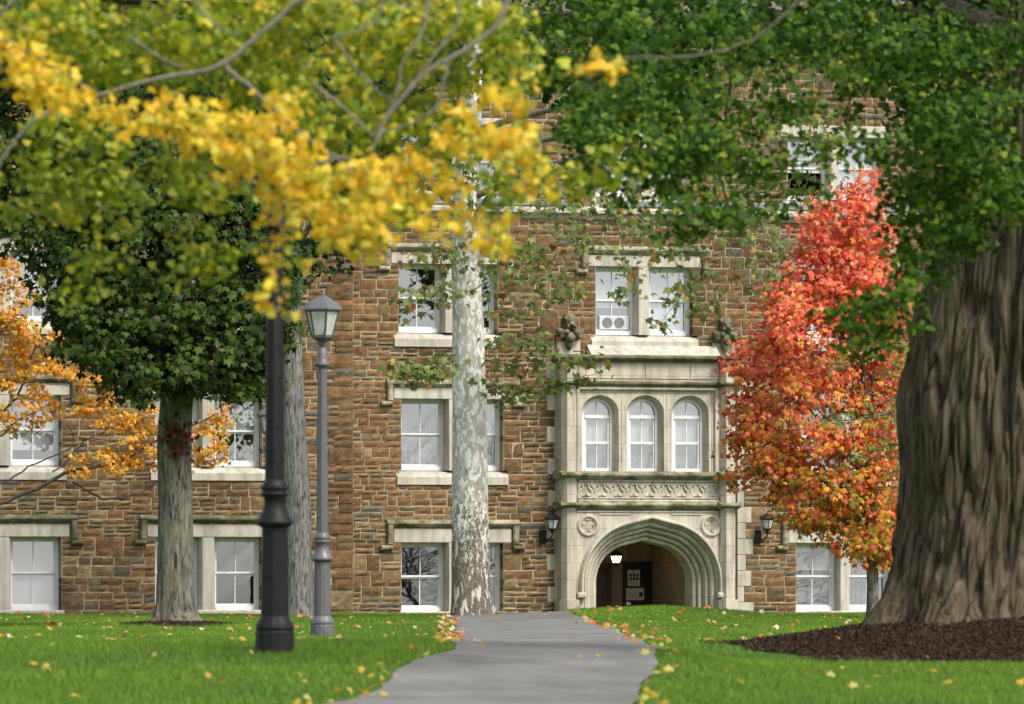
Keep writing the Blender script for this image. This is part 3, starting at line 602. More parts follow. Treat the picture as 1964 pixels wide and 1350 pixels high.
hm = MB(); loft([[(XC + x, DP + dp, z) for x, z in arc(dl, .42)] for dl, dp in [(.43, .01), (.435, -.08), (.46, -.12), (.49, -.12), (.52, -.05), (.535, .01)]], hm)
for s in (-1, 1): hm.box(XC + s * (AW + .49) - .10, XC + s * (AW + .49) + .10, DP - .15, DP + .02, .33, .45, bev=.03)
hm.build('hood_mould', M['limetrim'], portal)
def course(z0, z1, out, mat, name='string_course', extra=.10):
    h = z1 - z0; c_ = MB(); f = lambda o: [(D + .1, z0), (DP - o * .3, z0), (DP - o * .8, z0 + h * .3), (DP - o, z0 + h * .5), (DP - o, z0 + h * .75), (DP - o * .35, z1), (D + .1, z1)]
    a, b, c2, d2 = U(1073, DP - .2), U(1113, DP - .2), U(1379, DP - .2), U(1419, DP - .2)
    c_.prism(f(out), b, c2); c_.prism(f(out + .22), a, b); c_.prism(f(out + .22), c2, d2); return c_.build(name, mat, portal)
course(Zp(920), Zp(904), .14, M['moss']); course(Zp(976), Zp(963), .12, M['moss']); course(Zp(742), Zp(731), .10, M['soot']); course(Zp(694), Zp(681), .14, M['soot'])
ap = MB(); ap.prism([(D + .02, Zp(681)), (DP - .05, Zp(681)), (D - .06, Zp(663)), (D + .02, Zp(660))], U(1125, D), U(1372, D)); ap.build('apron', M['limetrim'], portal)
fz = MB(); x0, x1 = U(1109, DP), U(1384, DP); zc, wcell = Zp(941), (x1 - x0) / 9
for k in range(9):
    xc = x0 + wcell * (k + .5); r = wcell * .46
    fz.torus((xc, DP + .045, zc), r * .98, .018, 22, 6)
    for a in (90, 210, 330): q = math.radians(a); fz.torus((xc + r * .47 * math.cos(q), DP + .04, zc + r * .47 * math.sin(q)), r * .43, .028, 14, 6, 0, q - 2.0, q + 2.0)
    for sx in (-1, 1):
        for sz in (-1, 1): fz.add([(xc + sx * wcell * .5, DP + .015, zc + sz * r * 1.02), (xc + sx * wcell * .14, DP + .015, zc + sz * r * 1.05), (xc + sx * wcell * .5, DP + .015, zc + sz * r * .25)], [(0, 1, 2)])
for zz in (Zp(961), Zp(922)): fz.box(x0, x1, DP - .01, DP + .05, zz - .025, zz + .025, bev=.015)
fz.build('trefoil_frieze', M['carve'], portal, True)
for px in (1128, 1364):
    rd = MB(); c = (U(px, DP), DP, Zp(1008)); rd.torus(c, .20, .045, 28, 8)
    for a in (0, 90, 180, 270): q = math.radians(a + 45); rd.torus((c[0] + .088 * math.cos(q), DP, c[2] + .088 * math.sin(q)), .072, .020, 16, 6, 0, q - 2.0, q + 2.0)
    rd.build('quatrefoil_roundel', M['carve'], portal, True)
sp = MB()
for s in (-1, 1):
    a, b = XC + s * .45, XC + s * 1.15
    sp.box(min(a, b), max(a, b), DP - .02, DP + .01, Zp(988), Zp(985), bev=.008)
sp.box(UL, UR, DP - .025, DP + .01, Zp(983), Zp(980), bev=.01); sp.build('spandrel_panel', M['carve'], portal)
# three arched lights
zs0, zs1, sp_z, ap_z = Zp(905), Zp(742), Zp(794), Zp(755)
AWN = [(1112, 1193), (1198, 1280), (1284, 1366)]
st = MB(); n0 = []
for (a, b) in AWN:
    a, b = U(a, DP), U(b, DP); xc = (a + b) / 2; hw = (b - a) / 2 - .055
    rel = lambda dl: tudor(hw - .10, (hw - .10) * .93, sp_z, ap_z - .13, dl, zs0)
    cv = rel(.10); V = [(xc + x, DP + .05, z) for x, z in cv] + [(xc + max(-(b - a) / 2, min((b - a) / 2, x * 1.0)), DP + .05, zs1) for x, z in cv]; n = len(cv)
    st.add(V, [(i, i + 1, n + i + 1, n + i) for i in range(n - 1)])
    st.box(a, xc - hw, DP + .05, DP + .5, zs0, zs1); st.box(xc + hw, b, DP + .05, DP + .5, zs0, zs1)
    loft([[(xc + x, DP + dp, z) for x, z in rel(dl)] for dl, dp in ((.0, .60), (.0, .30), (.05, .22), (.06, .14), (.10, .05))], st)
    for s in (-1, 1):                               # sunk triangular spandrels
        for zz, yy in ((0, 0),): st.add([(xc + s * hw * .98, DP + .045, zs1 - .03), (xc + s * hw * .45, DP + .045, zs1 - .03), (xc + s * hw * .98, DP + .045, zs1 - .2)], [(0, 1, 2) if s < 0 else (0, 2, 1)])
for a, b in ((1106, 1112), (1193, 1198), (1280, 1284), (1366, 1386)): st.box(U(a, DP) + .001, U(b, DP) - .001, DP + .04, DP + .5, zs0, zs1)
st.box(U(1108, DP), U(1386, DP), DP - .03, DP + .04, Zp(748), Zp(742), bev=.012)
for a, b in ((1106, 1111), (1371, 1386)): st.box(U(a, DP), U(b, DP), DP - .03, DP + .04, zs0, Zp(748), bev=.012)
st.build('window_tracery', M['lime'], portal)
for (a, b) in AWN:
    a, b = U(a, DP), U(b, DP); xc = (a + b) / 2; hw = (b - a) / 2 - .055 - .09; y = DP + .30
    f = MB(); oc = tudor(hw + .02, (hw + .02) * .93, sp_z, ap_z - .11, 0, zs0); ic = tudor(hw + .02, (hw + .02) * .93, sp_z, ap_z - .11, -.06, zs0)
    loft([[(xc + x, y + .06, z) for x, z in oc], [(xc + x, y - .03, z) for x, z in oc], [(xc + x, y - .03, z) for x, z in ic], [(xc + x, y + .06, z) for x, z in ic]], f)
    zt, zm = Zp(799), Zp(849); i0, i1 = xc - hw + .05, xc + hw - .05
    f.box(i0, i1, y - .028, y + .05, zt - .035, zt + .035); f.box(i0, i1, y - .01, y + .05, zm - .028, zm + .028); f.box(i0, i1, y - .035, y + .06, zs0, zs0 + .08)
    for q0, q1 in ((zs0 + .08, zm - .028), (zm + .028, zt - .035), (zt + .035, ap_z - .17)): f.box(xc - .009, xc + .009, y + .008, y + .03, q0, q1)
    for q0, q1 in ((zs0 + .08, zm - .028), (zm + .028, zt - .035)): f.box(i0, i0 + .035, y, y + .04, q0, q1); f.box(i1 - .035, i1, y, y + .04, q0, q1)
    o = f.build('arched_window', M['white'], bld)
    g = MB(); g.add([(xc - hw, y + .02, zs0 + .08), (xc + hw, y + .02, zs0 + .08), (xc + hw, y + .03, zm), (xc - hw, y + .03, zm)], [(0, 1, 2, 3)])
    tp = [(x, z) for x, z in tudor(hw - .01, (hw - .01) * .93, sp_z, ap_z - .155, 0, zm + .01)]; g.add([(xc + x, y + .02 + .012 * (z - zm), z) for x, z in tp], [tuple(range(len(tp)))[::-1]]); g.build('pane', M['glass'], o)
    b_ = MB(); b_.box(xc - hw, xc + hw, y + .10, y + .11, zm - .02, ap_z - .05); b_.build('blind', M['blind'], o)
    c_ = MB(); xs_ = np.linspace(xc - hw, xc + hw, 12)
    for q in range(11): c_.add([(xs_[q], y + .16 + .02 * (q % 2), zs0), (xs_[q + 1], y + .16 + .02 * ((q + 1) % 2), zs0), (xs_[q + 1], y + .16 + .02 * ((q + 1) % 2), zm + .1), (xs_[q], y + .16 + .02 * (q % 2), zm + .1)], [(0, 1, 2, 3)])
    c_.build('curtain', M['curtain'], o)
# vestibule
vb = MB(); x0, x1, y0, y1, z1 = XC - 1.5, XC + 1.13, DP + .93, DP + 3.5, 2.05
V = [(x0, y0, ZF), (x1, y0, ZF), (x1, y1, ZF), (x0, y1, ZF), (x0, y0, z1), (x1, y0, z1), (x1, y1, z1), (x0, y1, z1)]
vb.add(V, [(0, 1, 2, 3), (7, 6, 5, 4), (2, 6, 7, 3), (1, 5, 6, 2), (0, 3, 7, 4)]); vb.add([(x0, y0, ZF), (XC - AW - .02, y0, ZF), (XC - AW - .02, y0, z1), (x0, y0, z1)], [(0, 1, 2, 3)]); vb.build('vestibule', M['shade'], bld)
dr = MB(); a, b = U(1199, y1), U(1246, y1); dr.box(a - .06, b + .06, y1 - .10, y1 - .01, ZF, Zy(1220, 1077, y1)); dr.box(a, b, y1 - .13, y1 - .10, ZF + .02, Zy(1220, 1082, y1)); dr.build('door', M['doorblack'], bld)
dr = MB(); a, b = U(1120, y1), U(1171, y1); dr.box(a, b, y1 - .09, y1 - .01, ZF, Zy(1150, 1079, y1)); dr.box(a + .1, b - .1, y1 - .115, y1 - .09, ZF + .1, Zy(1150, 1090, y1), bev=.02); dr.build('door', M['wood'], bld)
yp = y1 - .135
def poster(px0, py0, px1, py1, label, kind):
    a, b, z1, z0 = U(px0, yp), U(px1, yp), Zy(px0, py0, yp), Zy(px0, py1, yp); p = MB(); p.box(a, b, yp - .006, yp - .001, z0, z1); W_, H_ = b - a, z1 - z0
    o = p.build('poster', M['paper']); ORG[o.name] = np.array(o.location); tag(o, label, 'poster'); q = MB(); y = yp - .009
    rect = lambda x0, x1, t0, t1, mi: q.box(a + x0 * W_, a + x1 * W_, y, yp - .006, z1 - t1 * H_, z1 - t0 * H_, mi)
    if kind == 0:
        rect(.4, .55, .04, .14, 0)
        for r in range(2):
            for c in range(3): rect(.13 + c * .27, .34 + c * .27, .22 + r * .23, .41 + r * .23, 0)
        for r in range(3): rect(.15, .8, .76 + r * .06, .785 + r * .06, 1)
    else:
        rect(.72, .93, .36, .72, 0)
        for r in range(8): rect(.06, .62 - .1 * (r % 3 == 2), .14 + r * .09, .17 + r * .09, 1)
    q.build('print', [M['ink'], M['inkgrey']], o)
poster(1204, 1093, 1227, 1124, 'white poster with six small dark pictures, upper one on the black door', 0)
poster(1201, 1128, 1235, 1151, 'white text sheet with small picture, lower one on the black door', 1)
# grotesques
def grotesque(px, py):
    c = np.array([U(px, D), D - .02, Zy(px, py, D)]); g = MB(); B_ = lambda x, y, z, r: g.ball(c + np.array([x, y, z]), r, 0, 12, 8)
    B_(0, .0, .02, (.15, .18, .16)); B_(0, -.17, .13, (.115, .13, .14)); B_(0, -.27, .08, (.06, .06, .05)); B_(-.05, -.27, .16, .03); B_(.05, -.27, .16, .03); B_(-.11, -.13, .21, (.035, .04, .05)); B_(.11, -.13, .21, (.035, .04, .05)); B_(0, -.06, .26, (.13, .1, .07))
    for s in (-1, 1): B_(s * .17, -.1, -.1, (.11, .12, .09)); B_(s * .24, -.1, -.05, .07); B_(s * .20, -.15, -.17, .06); B_(s * .1, -.2, -.07, .06); B_(s * .08, -.25, .03, .035)
    B_(0, -.1, -.18, (.12, .14, .13)); B_(0, -.04, -.33, (.08, .1, .13))
    o = g.build('grotesque', M['soot'], bld, True); r = o.modifiers.new('merge', 'REMESH'); r.mode = 'VOXEL'; r.voxel_size = .016; r.use_smooth_shade = True
grotesque(1090, 630); grotesque(1388, 635)
bk = MB()
for px in (1090, 1388): x = U(px, D); bk.box(x - .26, x + .26, D - .03, D + .05, Zp(686), Zp(655), bev=.01)
bk.build('bracket_block', M['limetrim'], bld)
# window fan
yf = D + .34; a, b = U(1146, yf) + .02, U(1206, yf); z0 = 6.03
fan_o = thing('window_fan', 'pale twin window fan in the lower sash above the portal', 'window fan', ((a + b) / 2, yf, z0))
f = MB(); f.box(a, b, yf - .05, yf + .02, z0, z0 + .30, bev=.02); f.build('casing', M['plastic'], fan_o)
for s in (.27, .66):
    f = MB(); c = (a + (b - a) * s, yf - .052, z0 + .15)
    for r in (.03, .05, .07, .09, .11): f.torus(c, r, .005, 18, 4)
    f.add([(c[0] + .115 * math.cos(q), c[1] + .001, c[2] + .115 * math.sin(q)) for q in np.linspace(0, 2 * math.pi, 20)[:-1]], [tuple(range(19))[::-1]]); f.build('grille', M['plasticdark'], fan_o)
# wall lanterns
def lantern_parts(t, c, R, H, mframe, roofm, n=6, litmat=None):     # tapered glazed lantern, c = bottom centre of the glass
    fr_ = MB(); gl_ = MB(); r0, r1 = R * .62, R
    for i in range(n):
        q = 2 * math.pi * (i + .5) / n; fr_.tube([(c[0] + r0 * math.cos(q), c[1] + r0 * math.sin(q), c[2]), (c[0] + r1 * math.cos(q), c[1] + r1 * math.sin(q), c[2] + H)], R * .065, 4)
    rot = math.pi / n
    fr_.lathe([(.02 * R, -H * .42), (R * .2, -H * .40), (R * .3, -H * .2), (r0 * 1.05, -.02), (r0 * 1.1, .012)], c, n, 0, rot); fr_.lathe([(r1 * 1.0, H - .02), (r1 * 1.08, H - .005), (r1 * 1.06, H + .01), (r1 * .95, H + .012)], c, n, 0, rot)
    h = fr_.build('lamp_frame', mframe, t)
    gl_.lathe([(r0 * .97, .014), (r1 * .97, H - .022)], c, n, 0, rot, False); gl_.build('glass', litmat or M['lglass'], t)
    if not litmat: b_ = MB(); b_.lathe([(R * .12, .02), (R * .3, .1 * H), (R * .32, .55 * H), (R * .2, .7 * H), (.01, .75 * H)], c, 12); b_.build('bulb', M['white'], t, True)
    rf = MB(); rf.lathe([(r1 * 1.2, H + .0), (r1 * 1.2, H + .02), (r1 * .95, H + H * .28), (r1 * .50, H + H * .45), (r1 * .12, H + H * .58), (.02, H * 1.6)], c, n, 0, rot); rr = rf.build('lamp_roof', roofm, t)
    fi = MB(); fi.lathe([(R * .05, H * 1.56), (R * .13, H * 1.62), (R * .05, H * 1.68), (R * .10, H * 1.74), (.004, H * 1.86)], c, 8); fi.build('finial', mframe, rr)
def wall_lantern(px, label):
    Y0 = D - .03; x = U(px, Y0); z = Zy(px, 1020, Y0); t = thing('wall_lantern', label, 'wall lamp', (x, Y0, z - .3), 'lanterns beside the arched portal')
    b_ = MB(); b_.box(x - .17, x - .03, Y0 - .05, Y0 + .03, z - .24, z + .04, bev=.02); b_.build('back_plate', M['black'], t)
    b_ = MB(); b_.tube(smooth_path([(x - .1, Y0 - .04, z - .15), (x - .06, Y0 - .2, z - .17), (x + .02, Y0 - .26, z - .09), (x + .02, Y0 - .26, z)], 10), .018, 6); b_.build('bracket', M['black'], t)
    lantern_parts(t, np.array([x + .02, Y0 - .26, z + .06]), .14, .21, M['black'], M['black'])
wall_lantern(1050, 'black wall lantern on the bare stone to the left of the arch'); wall_lantern(1462, 'black wall lantern on stone beside the red maple foliage')
yl = DP + 1.9; c = np.array([U(1182, yl), yl, Zy(1182, 1080, yl)])
t = thing('hanging_lantern', 'lit warm lantern hanging inside the dark arched entrance', 'hanging lamp', c + np.array([0, 0, -.1]))
lantern_parts(t, c, .12, .17, M['black'], M['black'], 6, M['lit']); b_ = MB(); b_.tube([c + np.array([0, 0, .3]), (c[0], c[1], 2.05)], .012, 6); b_.build('chain', M['black'], t)

# ================================================================ LAMP POSTS
def lamp_post(px, d, label, mat, roofm, s=1.0, Hs=4.5):
    b0 = ground(px, d); t = thing('lamp_post', label, 'lamp post', b0, 'lamp posts on the lawn'); q = lambda pr: [(r * s, z * s) for r, z in pr]
    b_ = MB(); b_.lathe(q([(.162, -.05), (.155, .16), (.15, .18), (.157, .20), (.15, .23), (.125, .27), (.115, .29)]), b0, 16); b_.build('base', mat, t, False)
    b_ = MB(); V = []; n = 48
    b_.lathe(q([(.112, .29), (.104, 1.0)]), b0, 12, 0, .13); b_.build('pedestal', mat, t)
    b_ = MB(); b_.lathe(q([(.105, 1.0), (.118, 1.01), (.148, 1.03), (.148, 1.05), (.12, 1.09), (.095, 1.15), (.088, 1.18), (.088, 1.24), (.108, 1.26), (.112, 1.275), (.095, 1.29), (.108, 1.305), (.112, 1.32), (.09, 1.36), (.075, 1.39)]), b0, 20); b_.build('collar', mat, t, True)
    b_ = MB(); zt = Hs - .93 * 1; V = []; F = []; ns = 40
    for k, (z, r) in enumerate(((1.38, .077), (2.4, .070), (zt, .060))):
        for i in range(ns): a = 2 * math.pi * i / ns; rr = r * (1 - .10 * (i % 5 == 0) - .04 * (i % 5 in (1, 4))); V.append((b0[0] + s * rr * math.cos(a), b0[1] + s * rr * math.sin(a), b0[2] + s * z))
    F = [(k * ns + i, k * ns + (i + 1) % ns, (k + 1) * ns + (i + 1) % ns, (k + 1) * ns + i) for k in range(2) for i in range(ns)]; b_.add(V, F); b_.build('shaft', mat, t, True)
    b_ = MB(); b_.lathe(q([(.06, zt - .02), (.098, zt), (.098, zt + .03), (.075, zt + .08), (.068, zt + .1), (.066, zt + .22), (.05, zt + .24)]), b0, 16); b_.build('neck_ring', mat, t, True)
    c = b0 + np.array([0, 0, s * (zt + .39)]); lantern_parts(t, c, .225 * s, .34 * s, mat, roofm)
lamp_post(527, 50, 'nearest tall black lamp post, its lantern hidden among yellow leaves', M['black'], M['black'], 1.0, 4.32)
lamp_post(618, 82, 'grey lamp post with glazed lantern in full view', M['greymetal'], M['greymetal'])
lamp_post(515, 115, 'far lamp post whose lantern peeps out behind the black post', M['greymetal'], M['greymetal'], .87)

# ================================================================ TREES
twig = lambda pts, d: [at(*p, d) if len(p) == 2 else at(*p) for p in pts]
# --- dark maple
def tree(name, label, base, cat='tree', group=None): return thing(name, label, cat, base, group)
b0 = ground(337, 97); t = tree('maple_tree', 'dark green maple with straight grey trunk in a mulch ring', b0)
V, F = trunk_mesh([b0 - [0, 0, .1], at(337, 1000, 97), at(335, 840, 97), at(343, 700, 97), at(340, 520, 97), at(330, 300, 97)], [.30, .27, .262, .25, .17, .07], 56, 110, .06, 4.5, .75, 5, 3, .20, .06)
tb = Tubes(); tb.raw(V, F); cr = Crown()
DG = [(.038, .066, .009, 5), (.056, .092, .012, 4), (.022, .048, .011, 3), (.075, .10, .035, 1), (.11, .09, .05, .25)]
bl = [(300, 470, 250, 200, 97, 1.9), (150, 430, 150, 120, 97, 1.4), (450, 420, 110, 150, 97, 1.3), (340, 630, 210, 110, 97, 1.6), (290, 300, 270, 130, 97.5, 1.8), (190, 640, 90, 80, 96, .9), (490, 610, 75, 140, 96.5, .9), (340, 735, 90, 40, 96, .8), (210, 160, 260, 140, 98, 1.8), (60, 330, 110, 140, 98, 1.2), (470, 730, 50, 45, 96.5, .5), (60, 80, 170, 130, 99, 1.3), (430, 120, 200, 120, 99, 1.3), (250, 715, 55, 50, 96, .5), (420, 690, 80, 60, 96, .6), (130, 590, 45, 60, 96, .5)]
fill(cr, bl, .12, .132, DG, 'maple', .36, 1.0, .45)
limbs(tb, at(340, 690, 97), [blob(*q)[0] for q in bl], .09)
for _ in range(26): q = bl[RNG.integers(len(bl))]; c, r = blob(*q); limbs(tb, c, [c + RNG.normal(0, .5, 3) * r], .03, .008)
n = 110; P = at(345, 840, 96.7) + RNG.normal(0, 1, (n, 3)) * np.array([.13, .08, .17]); cr.add(P, RNG.normal(0, .5, (n, 3)) + np.array([0, -1, .2]), RNG.normal(0, .4, (n, 3)) + np.array([0, 0, -1]), RNG.uniform(.06, .11, n), pick([(.12, .018, .012, 3), (.07, .02, .012, 2), (.06, .05, .02, 1)], n), 'maple')
tb.build('trunk', M['barkmaple'], t); cr.build(M['leaf_dark'], t)
# --- grey trunk
b0 = ground(574, 121); t = tree('ash_tree', 'tall grey tree with furrowed bark between the two front lamp posts', b0)
V, F = trunk_mesh([b0 - [0, 0, .1], at(573, 1000, 121), at(564, 800, 121), at(560, 620, 121), at(565, 420, 121), at(575, 150, 121)], [.27, .245, .215, .18, .14, .06], 48, 80, .08, 5, .3, 4, 8, .3)
tb = Tubes(); tb.raw(V, F); cr = Crown(); bl = [(600, 340, 170, 150, 121, 1.8), (655, 455, 70, 60, 121, .8), (560, 200, 260, 150, 121, 2), (560, 500, 60, 60, 120, .8), (750, 300, 130, 120, 121, 1.5)]
fill(cr, bl + [(700, 120, 260, 140, 121, 1.6), (950, 60, 200, 120, 121.5, 1.5)], .075, .14, [(.035, .078, .022, 4), (.05, .10, .03, 3), (.09, .13, .03, 1)], 'maple', .35, .8); limbs(tb, at(563, 480, 121), [blob(*q)[0] for q in bl], .07); tb.build('trunk', M['barkgrey'], t); cr.build(M['leaf_dark'], t)
# --- sycamore
b0 = ground(905, 119); t = tree('sycamore_tree', 'pale mottled sycamore trunk beside the far end of the path', b0)
V, F = trunk_mesh([b0 - [0, 0, .1], at(903, 1080, 119), at(901, 880, 119), at(898, 640, 119), at(893, 440, 119), at(905, 150, 119), at(920, -200, 119)], [.385, .365, .335, .30, .27, .20, .10], 56, 100, .035, 2.6, .13, 5, 1, .25)
tb0 = Tubes(); tb0.raw(V, F); tb = Tubes(); cr = Crown()
SY = [(.165, .225, .055, 5), (.12, .175, .045, 4), (.25, .28, .075, 2.5), (.40, .20, .04, .6), (.27, .095, .035, .4), (.45, .31, .05, .6)]
for pts, n, rad in (([(868, 690), (830, 705), (790, 715), (750, 690)], 90, .17), ([(875, 680), (820, 690), (780, 700)], 50, .14), ([(930, 665), (1000, 650), (1050, 655)], 60, .16), ([(930, 690), (990, 700), (1060, 695), (1150, 680)], 70, .18), ([(930, 720), (980, 755), (1040, 735), (1150, 715)], 90, .17), ([(900, 560), (960, 530), (1040, 520), (1090, 545)], 80, .22), ([(940, 600), (1000, 590), (1060, 560), (1100, 545)], 70, .2), ([(870, 560), (820, 550), (755, 580)], 60, .18), ([(890, 470), (830, 480), (790, 500)], 70, .25), ([(910, 470), (980, 470), (1040, 480)], 90, .25),
        ([(905, 330), (980, 350), (1060, 400), (1100, 470)], 80, .22), ([(1060, 330), (1160, 380), (1190, 450), (1205, 530), (1200, 560)], 75, .17), ([(1100, 330), (1230, 420), (1290, 480), (1300, 560), (1265, 625)], 70, .15), ([(1230, 340), (1330, 420), (1340, 520), (1300, 560)], 70, .15), ([(1250, 320), (1400, 470), (1390, 560), (1350, 590)], 70, .17), ([(1300, 320), (1440, 420), (1500, 480), (1520, 560)], 90, .2), ([(1330, 310), (1450, 400), (1470, 500), (1450, 560)], 80, .22), ([(1060, 350), (1110, 420), (1140, 480)], 60, .18), ([(1180, 400), (1240, 440), (1260, 480)], 50, .18)):
    spray(cr, tb, twig(pts, RNG.uniform(114, 118.5)), rad * 1.1, int(n * 1.35), .15, SY, 'maple')
for a, b in (((905, 420), (1060, 330)), ((905, 380), (1300, 320)), ((903, 420), (700, 350)), ((910, 300), (1330, 310)), ((905, 200), (1250, 120)), ((905, 250), (1500, 200))): tb.add(smooth_path([at(*a, 119), at((a[0] + b[0]) / 2, (a[1] + b[1]) / 2 - 45, 117.5), at(*b, 116)], 12, .02), np.linspace(.075, .02, 12), 6)
bl = [(900, 330, 180, 110, 117, 1.5), (1130, 380, 90, 50, 116, .8), (1300, 370, 150, 60, 116, 1), (1450, 300, 160, 120, 116, 1.2), (1520, 180, 150, 120, 116.5, 1.3), (1250, 150, 220, 150, 117, 1.5), (880, 100, 260, 150, 117.5, 2), (930, 470, 100, 60, 117.5, .7), (1600, 330, 70, 90, 116, .6)]
fill(cr, bl, .017, .15, SY, 'maple', .35, .9, .4, nc=26); trk = tb0.build('trunk', M['barksyc'], t); tb.build('branches', M['barktwig'], t); cr.build(M['leaf'], t)
# --- red maple
b0 = ground(1673, 115); t = tree('red_maple_tree', 'young maple in scarlet and orange autumn leaf beside the arched portal', b0)
V, F = trunk_mesh([b0 - [0, 0, .1], at(1672, 1000, 115), at(1655, 820, 115), at(1640, 600, 115), at(1625, 380, 115)], [.115, .105, .085, .05, .015], 24, 50, .04, 4, .3, 4, 2, .15)
tb = Tubes(); tb.raw(V, F); cr = Crown()
bl = [(1615, 430, 75, 60, 115, .7), (1575, 470, 60, 50, 115, .6), (1630, 530, 95, 90, 115, .9), (1500, 600, 60, 60, 115, .6), (1590, 670, 130, 110, 115, 1.1), (1480, 700, 75, 95, 115, .8), (1560, 820, 150, 110, 115, 1.2), (1440, 790, 40, 80, 115, .5), (1590, 930, 120, 90, 115, 1.1), (1680, 990, 75, 80, 115, .8), (1530, 950, 55, 55, 115, .6), (1705, 640, 55, 150, 115, .8), (1705, 830, 55, 150, 115, .8), (1660, 1050, 45, 30, 114.5, .5), (1410, 850, 22, 40, 115, .3), (1470, 880, 50, 40, 115, .5), (1560, 1000, 60, 30, 115, .5), (1640, 390, 45, 30, 115, .4)]
def redcol(P, n):
    z = P[:, 2]; top = np.clip((z - 2.1) / 3.6, 0, 1); a = pick([(.80, .17, .11, 5), (.80, .27, .09, 3.5), (.84, .36, .22, 2), (.72, .09, .07, 1.2), (.80, .42, .09, 1)], n)
    b = pick([(.76, .18, .06, 3), (.76, .30, .05, 4.5), (.74, .42, .05, 2.6), (.36, .34, .05, 2.6), (.16, .19, .035, 1.4), (.52, .08, .04, 1.2)], n); return np.where((RNG.random(n) < top)[:, None], a, b)
fill(cr, bl + [(1520, 660, 35, 110, 114, .5), (1640, 350, 40, 25, 115, .3), (1400, 700, 20, 30, 115, .3), (1420, 910, 25, 30, 115, .3), (1580, 580, 90, 60, 115, .8), (1665, 600, 70, 90, 115, .8), (1555, 530, 50, 55, 115, .5), (1680, 480, 45, 60, 115, .5), (1640, 1035, 75, 40, 115, .6), (1705, 1055, 45, 35, 115, .4)], .145, .11, None, 'maple', .34, .9, .4, colf=redcol); limbs(tb, at(1668, 1010, 115), [blob(*q)[0] for q in bl], .03, .006, sides=5)
for q in bl: c, r = blob(*q); limbs(tb, c, [c + RNG.normal(0, .6, 3) * r for _ in range(3)], .012, .004, sides=4)
tb.build('trunk', M['barkmaple'], t); cr.build(M['leaf_bright'], t)
# --- orange maple, its trunk stands beyond the frame
b0 = ground(-95, 112); t = tree('orange_maple_tree', 'orange maple reaching in over the left windows on thin dark boughs', b0)
tb = Tubes(); V, F = trunk_mesh([b0 - [0, 0, .1], at(-95, 1000, 112), at(-90, 800, 112), at(-70, 400, 112)], [.2, .17, .13, .04], 24, 40, .05, 4, .3, 4); tb.raw(V, F); cr = Crown()
OR = [(.68, .33, .03, 5), (.66, .26, .03, 3), (.70, .43, .045, 3), (.58, .18, .035, .7), (.34, .32, .04, .9)]
for pts, r in (([(-92, 1010), (-20, 975), (60, 940), (140, 905), (230, 885), (320, 835), (420, 790)], .055), ([(140, 925), (210, 958), (280, 938), (330, 905)], .025), ([(-90, 900), (-20, 850), (40, 800), (110, 770)], .03), ([(-92, 950), (0, 930), (60, 890), (140, 860), (130, 810)], .025), ([(-90, 860), (20, 780), (60, 690), (95, 570), (100, 525)], .03), ([(100, 905), (160, 850), (220, 820), (290, 800)], .018), ([(150, 840), (240, 850), (300, 890)], .012), ([(-80, 700), (0, 640), (60, 560)], .03), ([(30, 720), (90, 735), (200, 745)], .012)): tb.add(smooth_path(twig(pts, 112), 18, .02), np.linspace(r, r * .25, 18), 6)
bl = [(60, 700, 90, 50, 112, .7), (140, 740, 100, 50, 112, .6), (40, 790, 70, 40, 112, .5), (245, 850, 65, 55, 112, .5), (30, 590, 50, 60, 112, .5), (180, 895, 60, 30, 111.7, .4), (390, 850, 50, 55, 112, .5), (420, 800, 35, 35, 112, .4), (320, 880, 50, 35, 112, .4), (60, 640, 70, 40, 112, .5), (200, 790, 70, 40, 112, .4), (15, 530, 30, 40, 112, .4), (280, 810, 40, 30, 112, .4), (-80, 650, 90, 150, 112, 1.2), (-60, 480, 80, 80, 112, 1)]
fill(cr, bl, .14, .085, OR, 'maple', .20, .6, .6, nc=18); tb.build('trunk', M['barkdark'], t); cr.build(M['leaf'], t)
# --- small-leaved tree, trunk behind the great trunk
b0 = ground(1850, 108); t = tree('hawthorn_tree', 'small leaved yellow green tree reaching out from behind the great trunk', b0)
tb = Tubes(); V, F = trunk_mesh([b0 - [0, 0, .1], at(1850, 1000, 108), at(1845, 700, 108), at(1850, 500, 108)], [.14, .12, .08, .03], 20, 30, .05, 4, .3, 4); tb.raw(V, F); cr = Crown()
for pts, n in (([(1848, 800), (1740, 790), (1660, 800), (1580, 810)], 300), ([(1848, 700), (1730, 660), (1670, 670), (1600, 690)], 230), ([(1848, 860), (1740, 850), (1690, 860), (1640, 880)], 200), ([(1846, 690), (1740, 690), (1690, 720)], 120), ([(1848, 900), (1740, 900), (1700, 910)], 60), ([(1846, 780), (1760, 760), (1700, 770), (1640, 790)], 150)): spray(cr, tb, twig(pts, RNG.uniform(106, 109)), .15, n, .075, [(.20, .30, .05, 4), (.13, .22, .04, 3), (.40, .38, .07, 1.5)], 'oval', .2, .02)
fill(cr, [(1850, 700, 80, 200, 108, 1.0), (1850, 450, 90, 120, 108, 1)], .05, .08, [(.20, .30, .05, 4), (.13, .22, .04, 3)], 'oval'); tb.build('trunk', M['barkdark'], t); cr.build(M['leaf'], t)

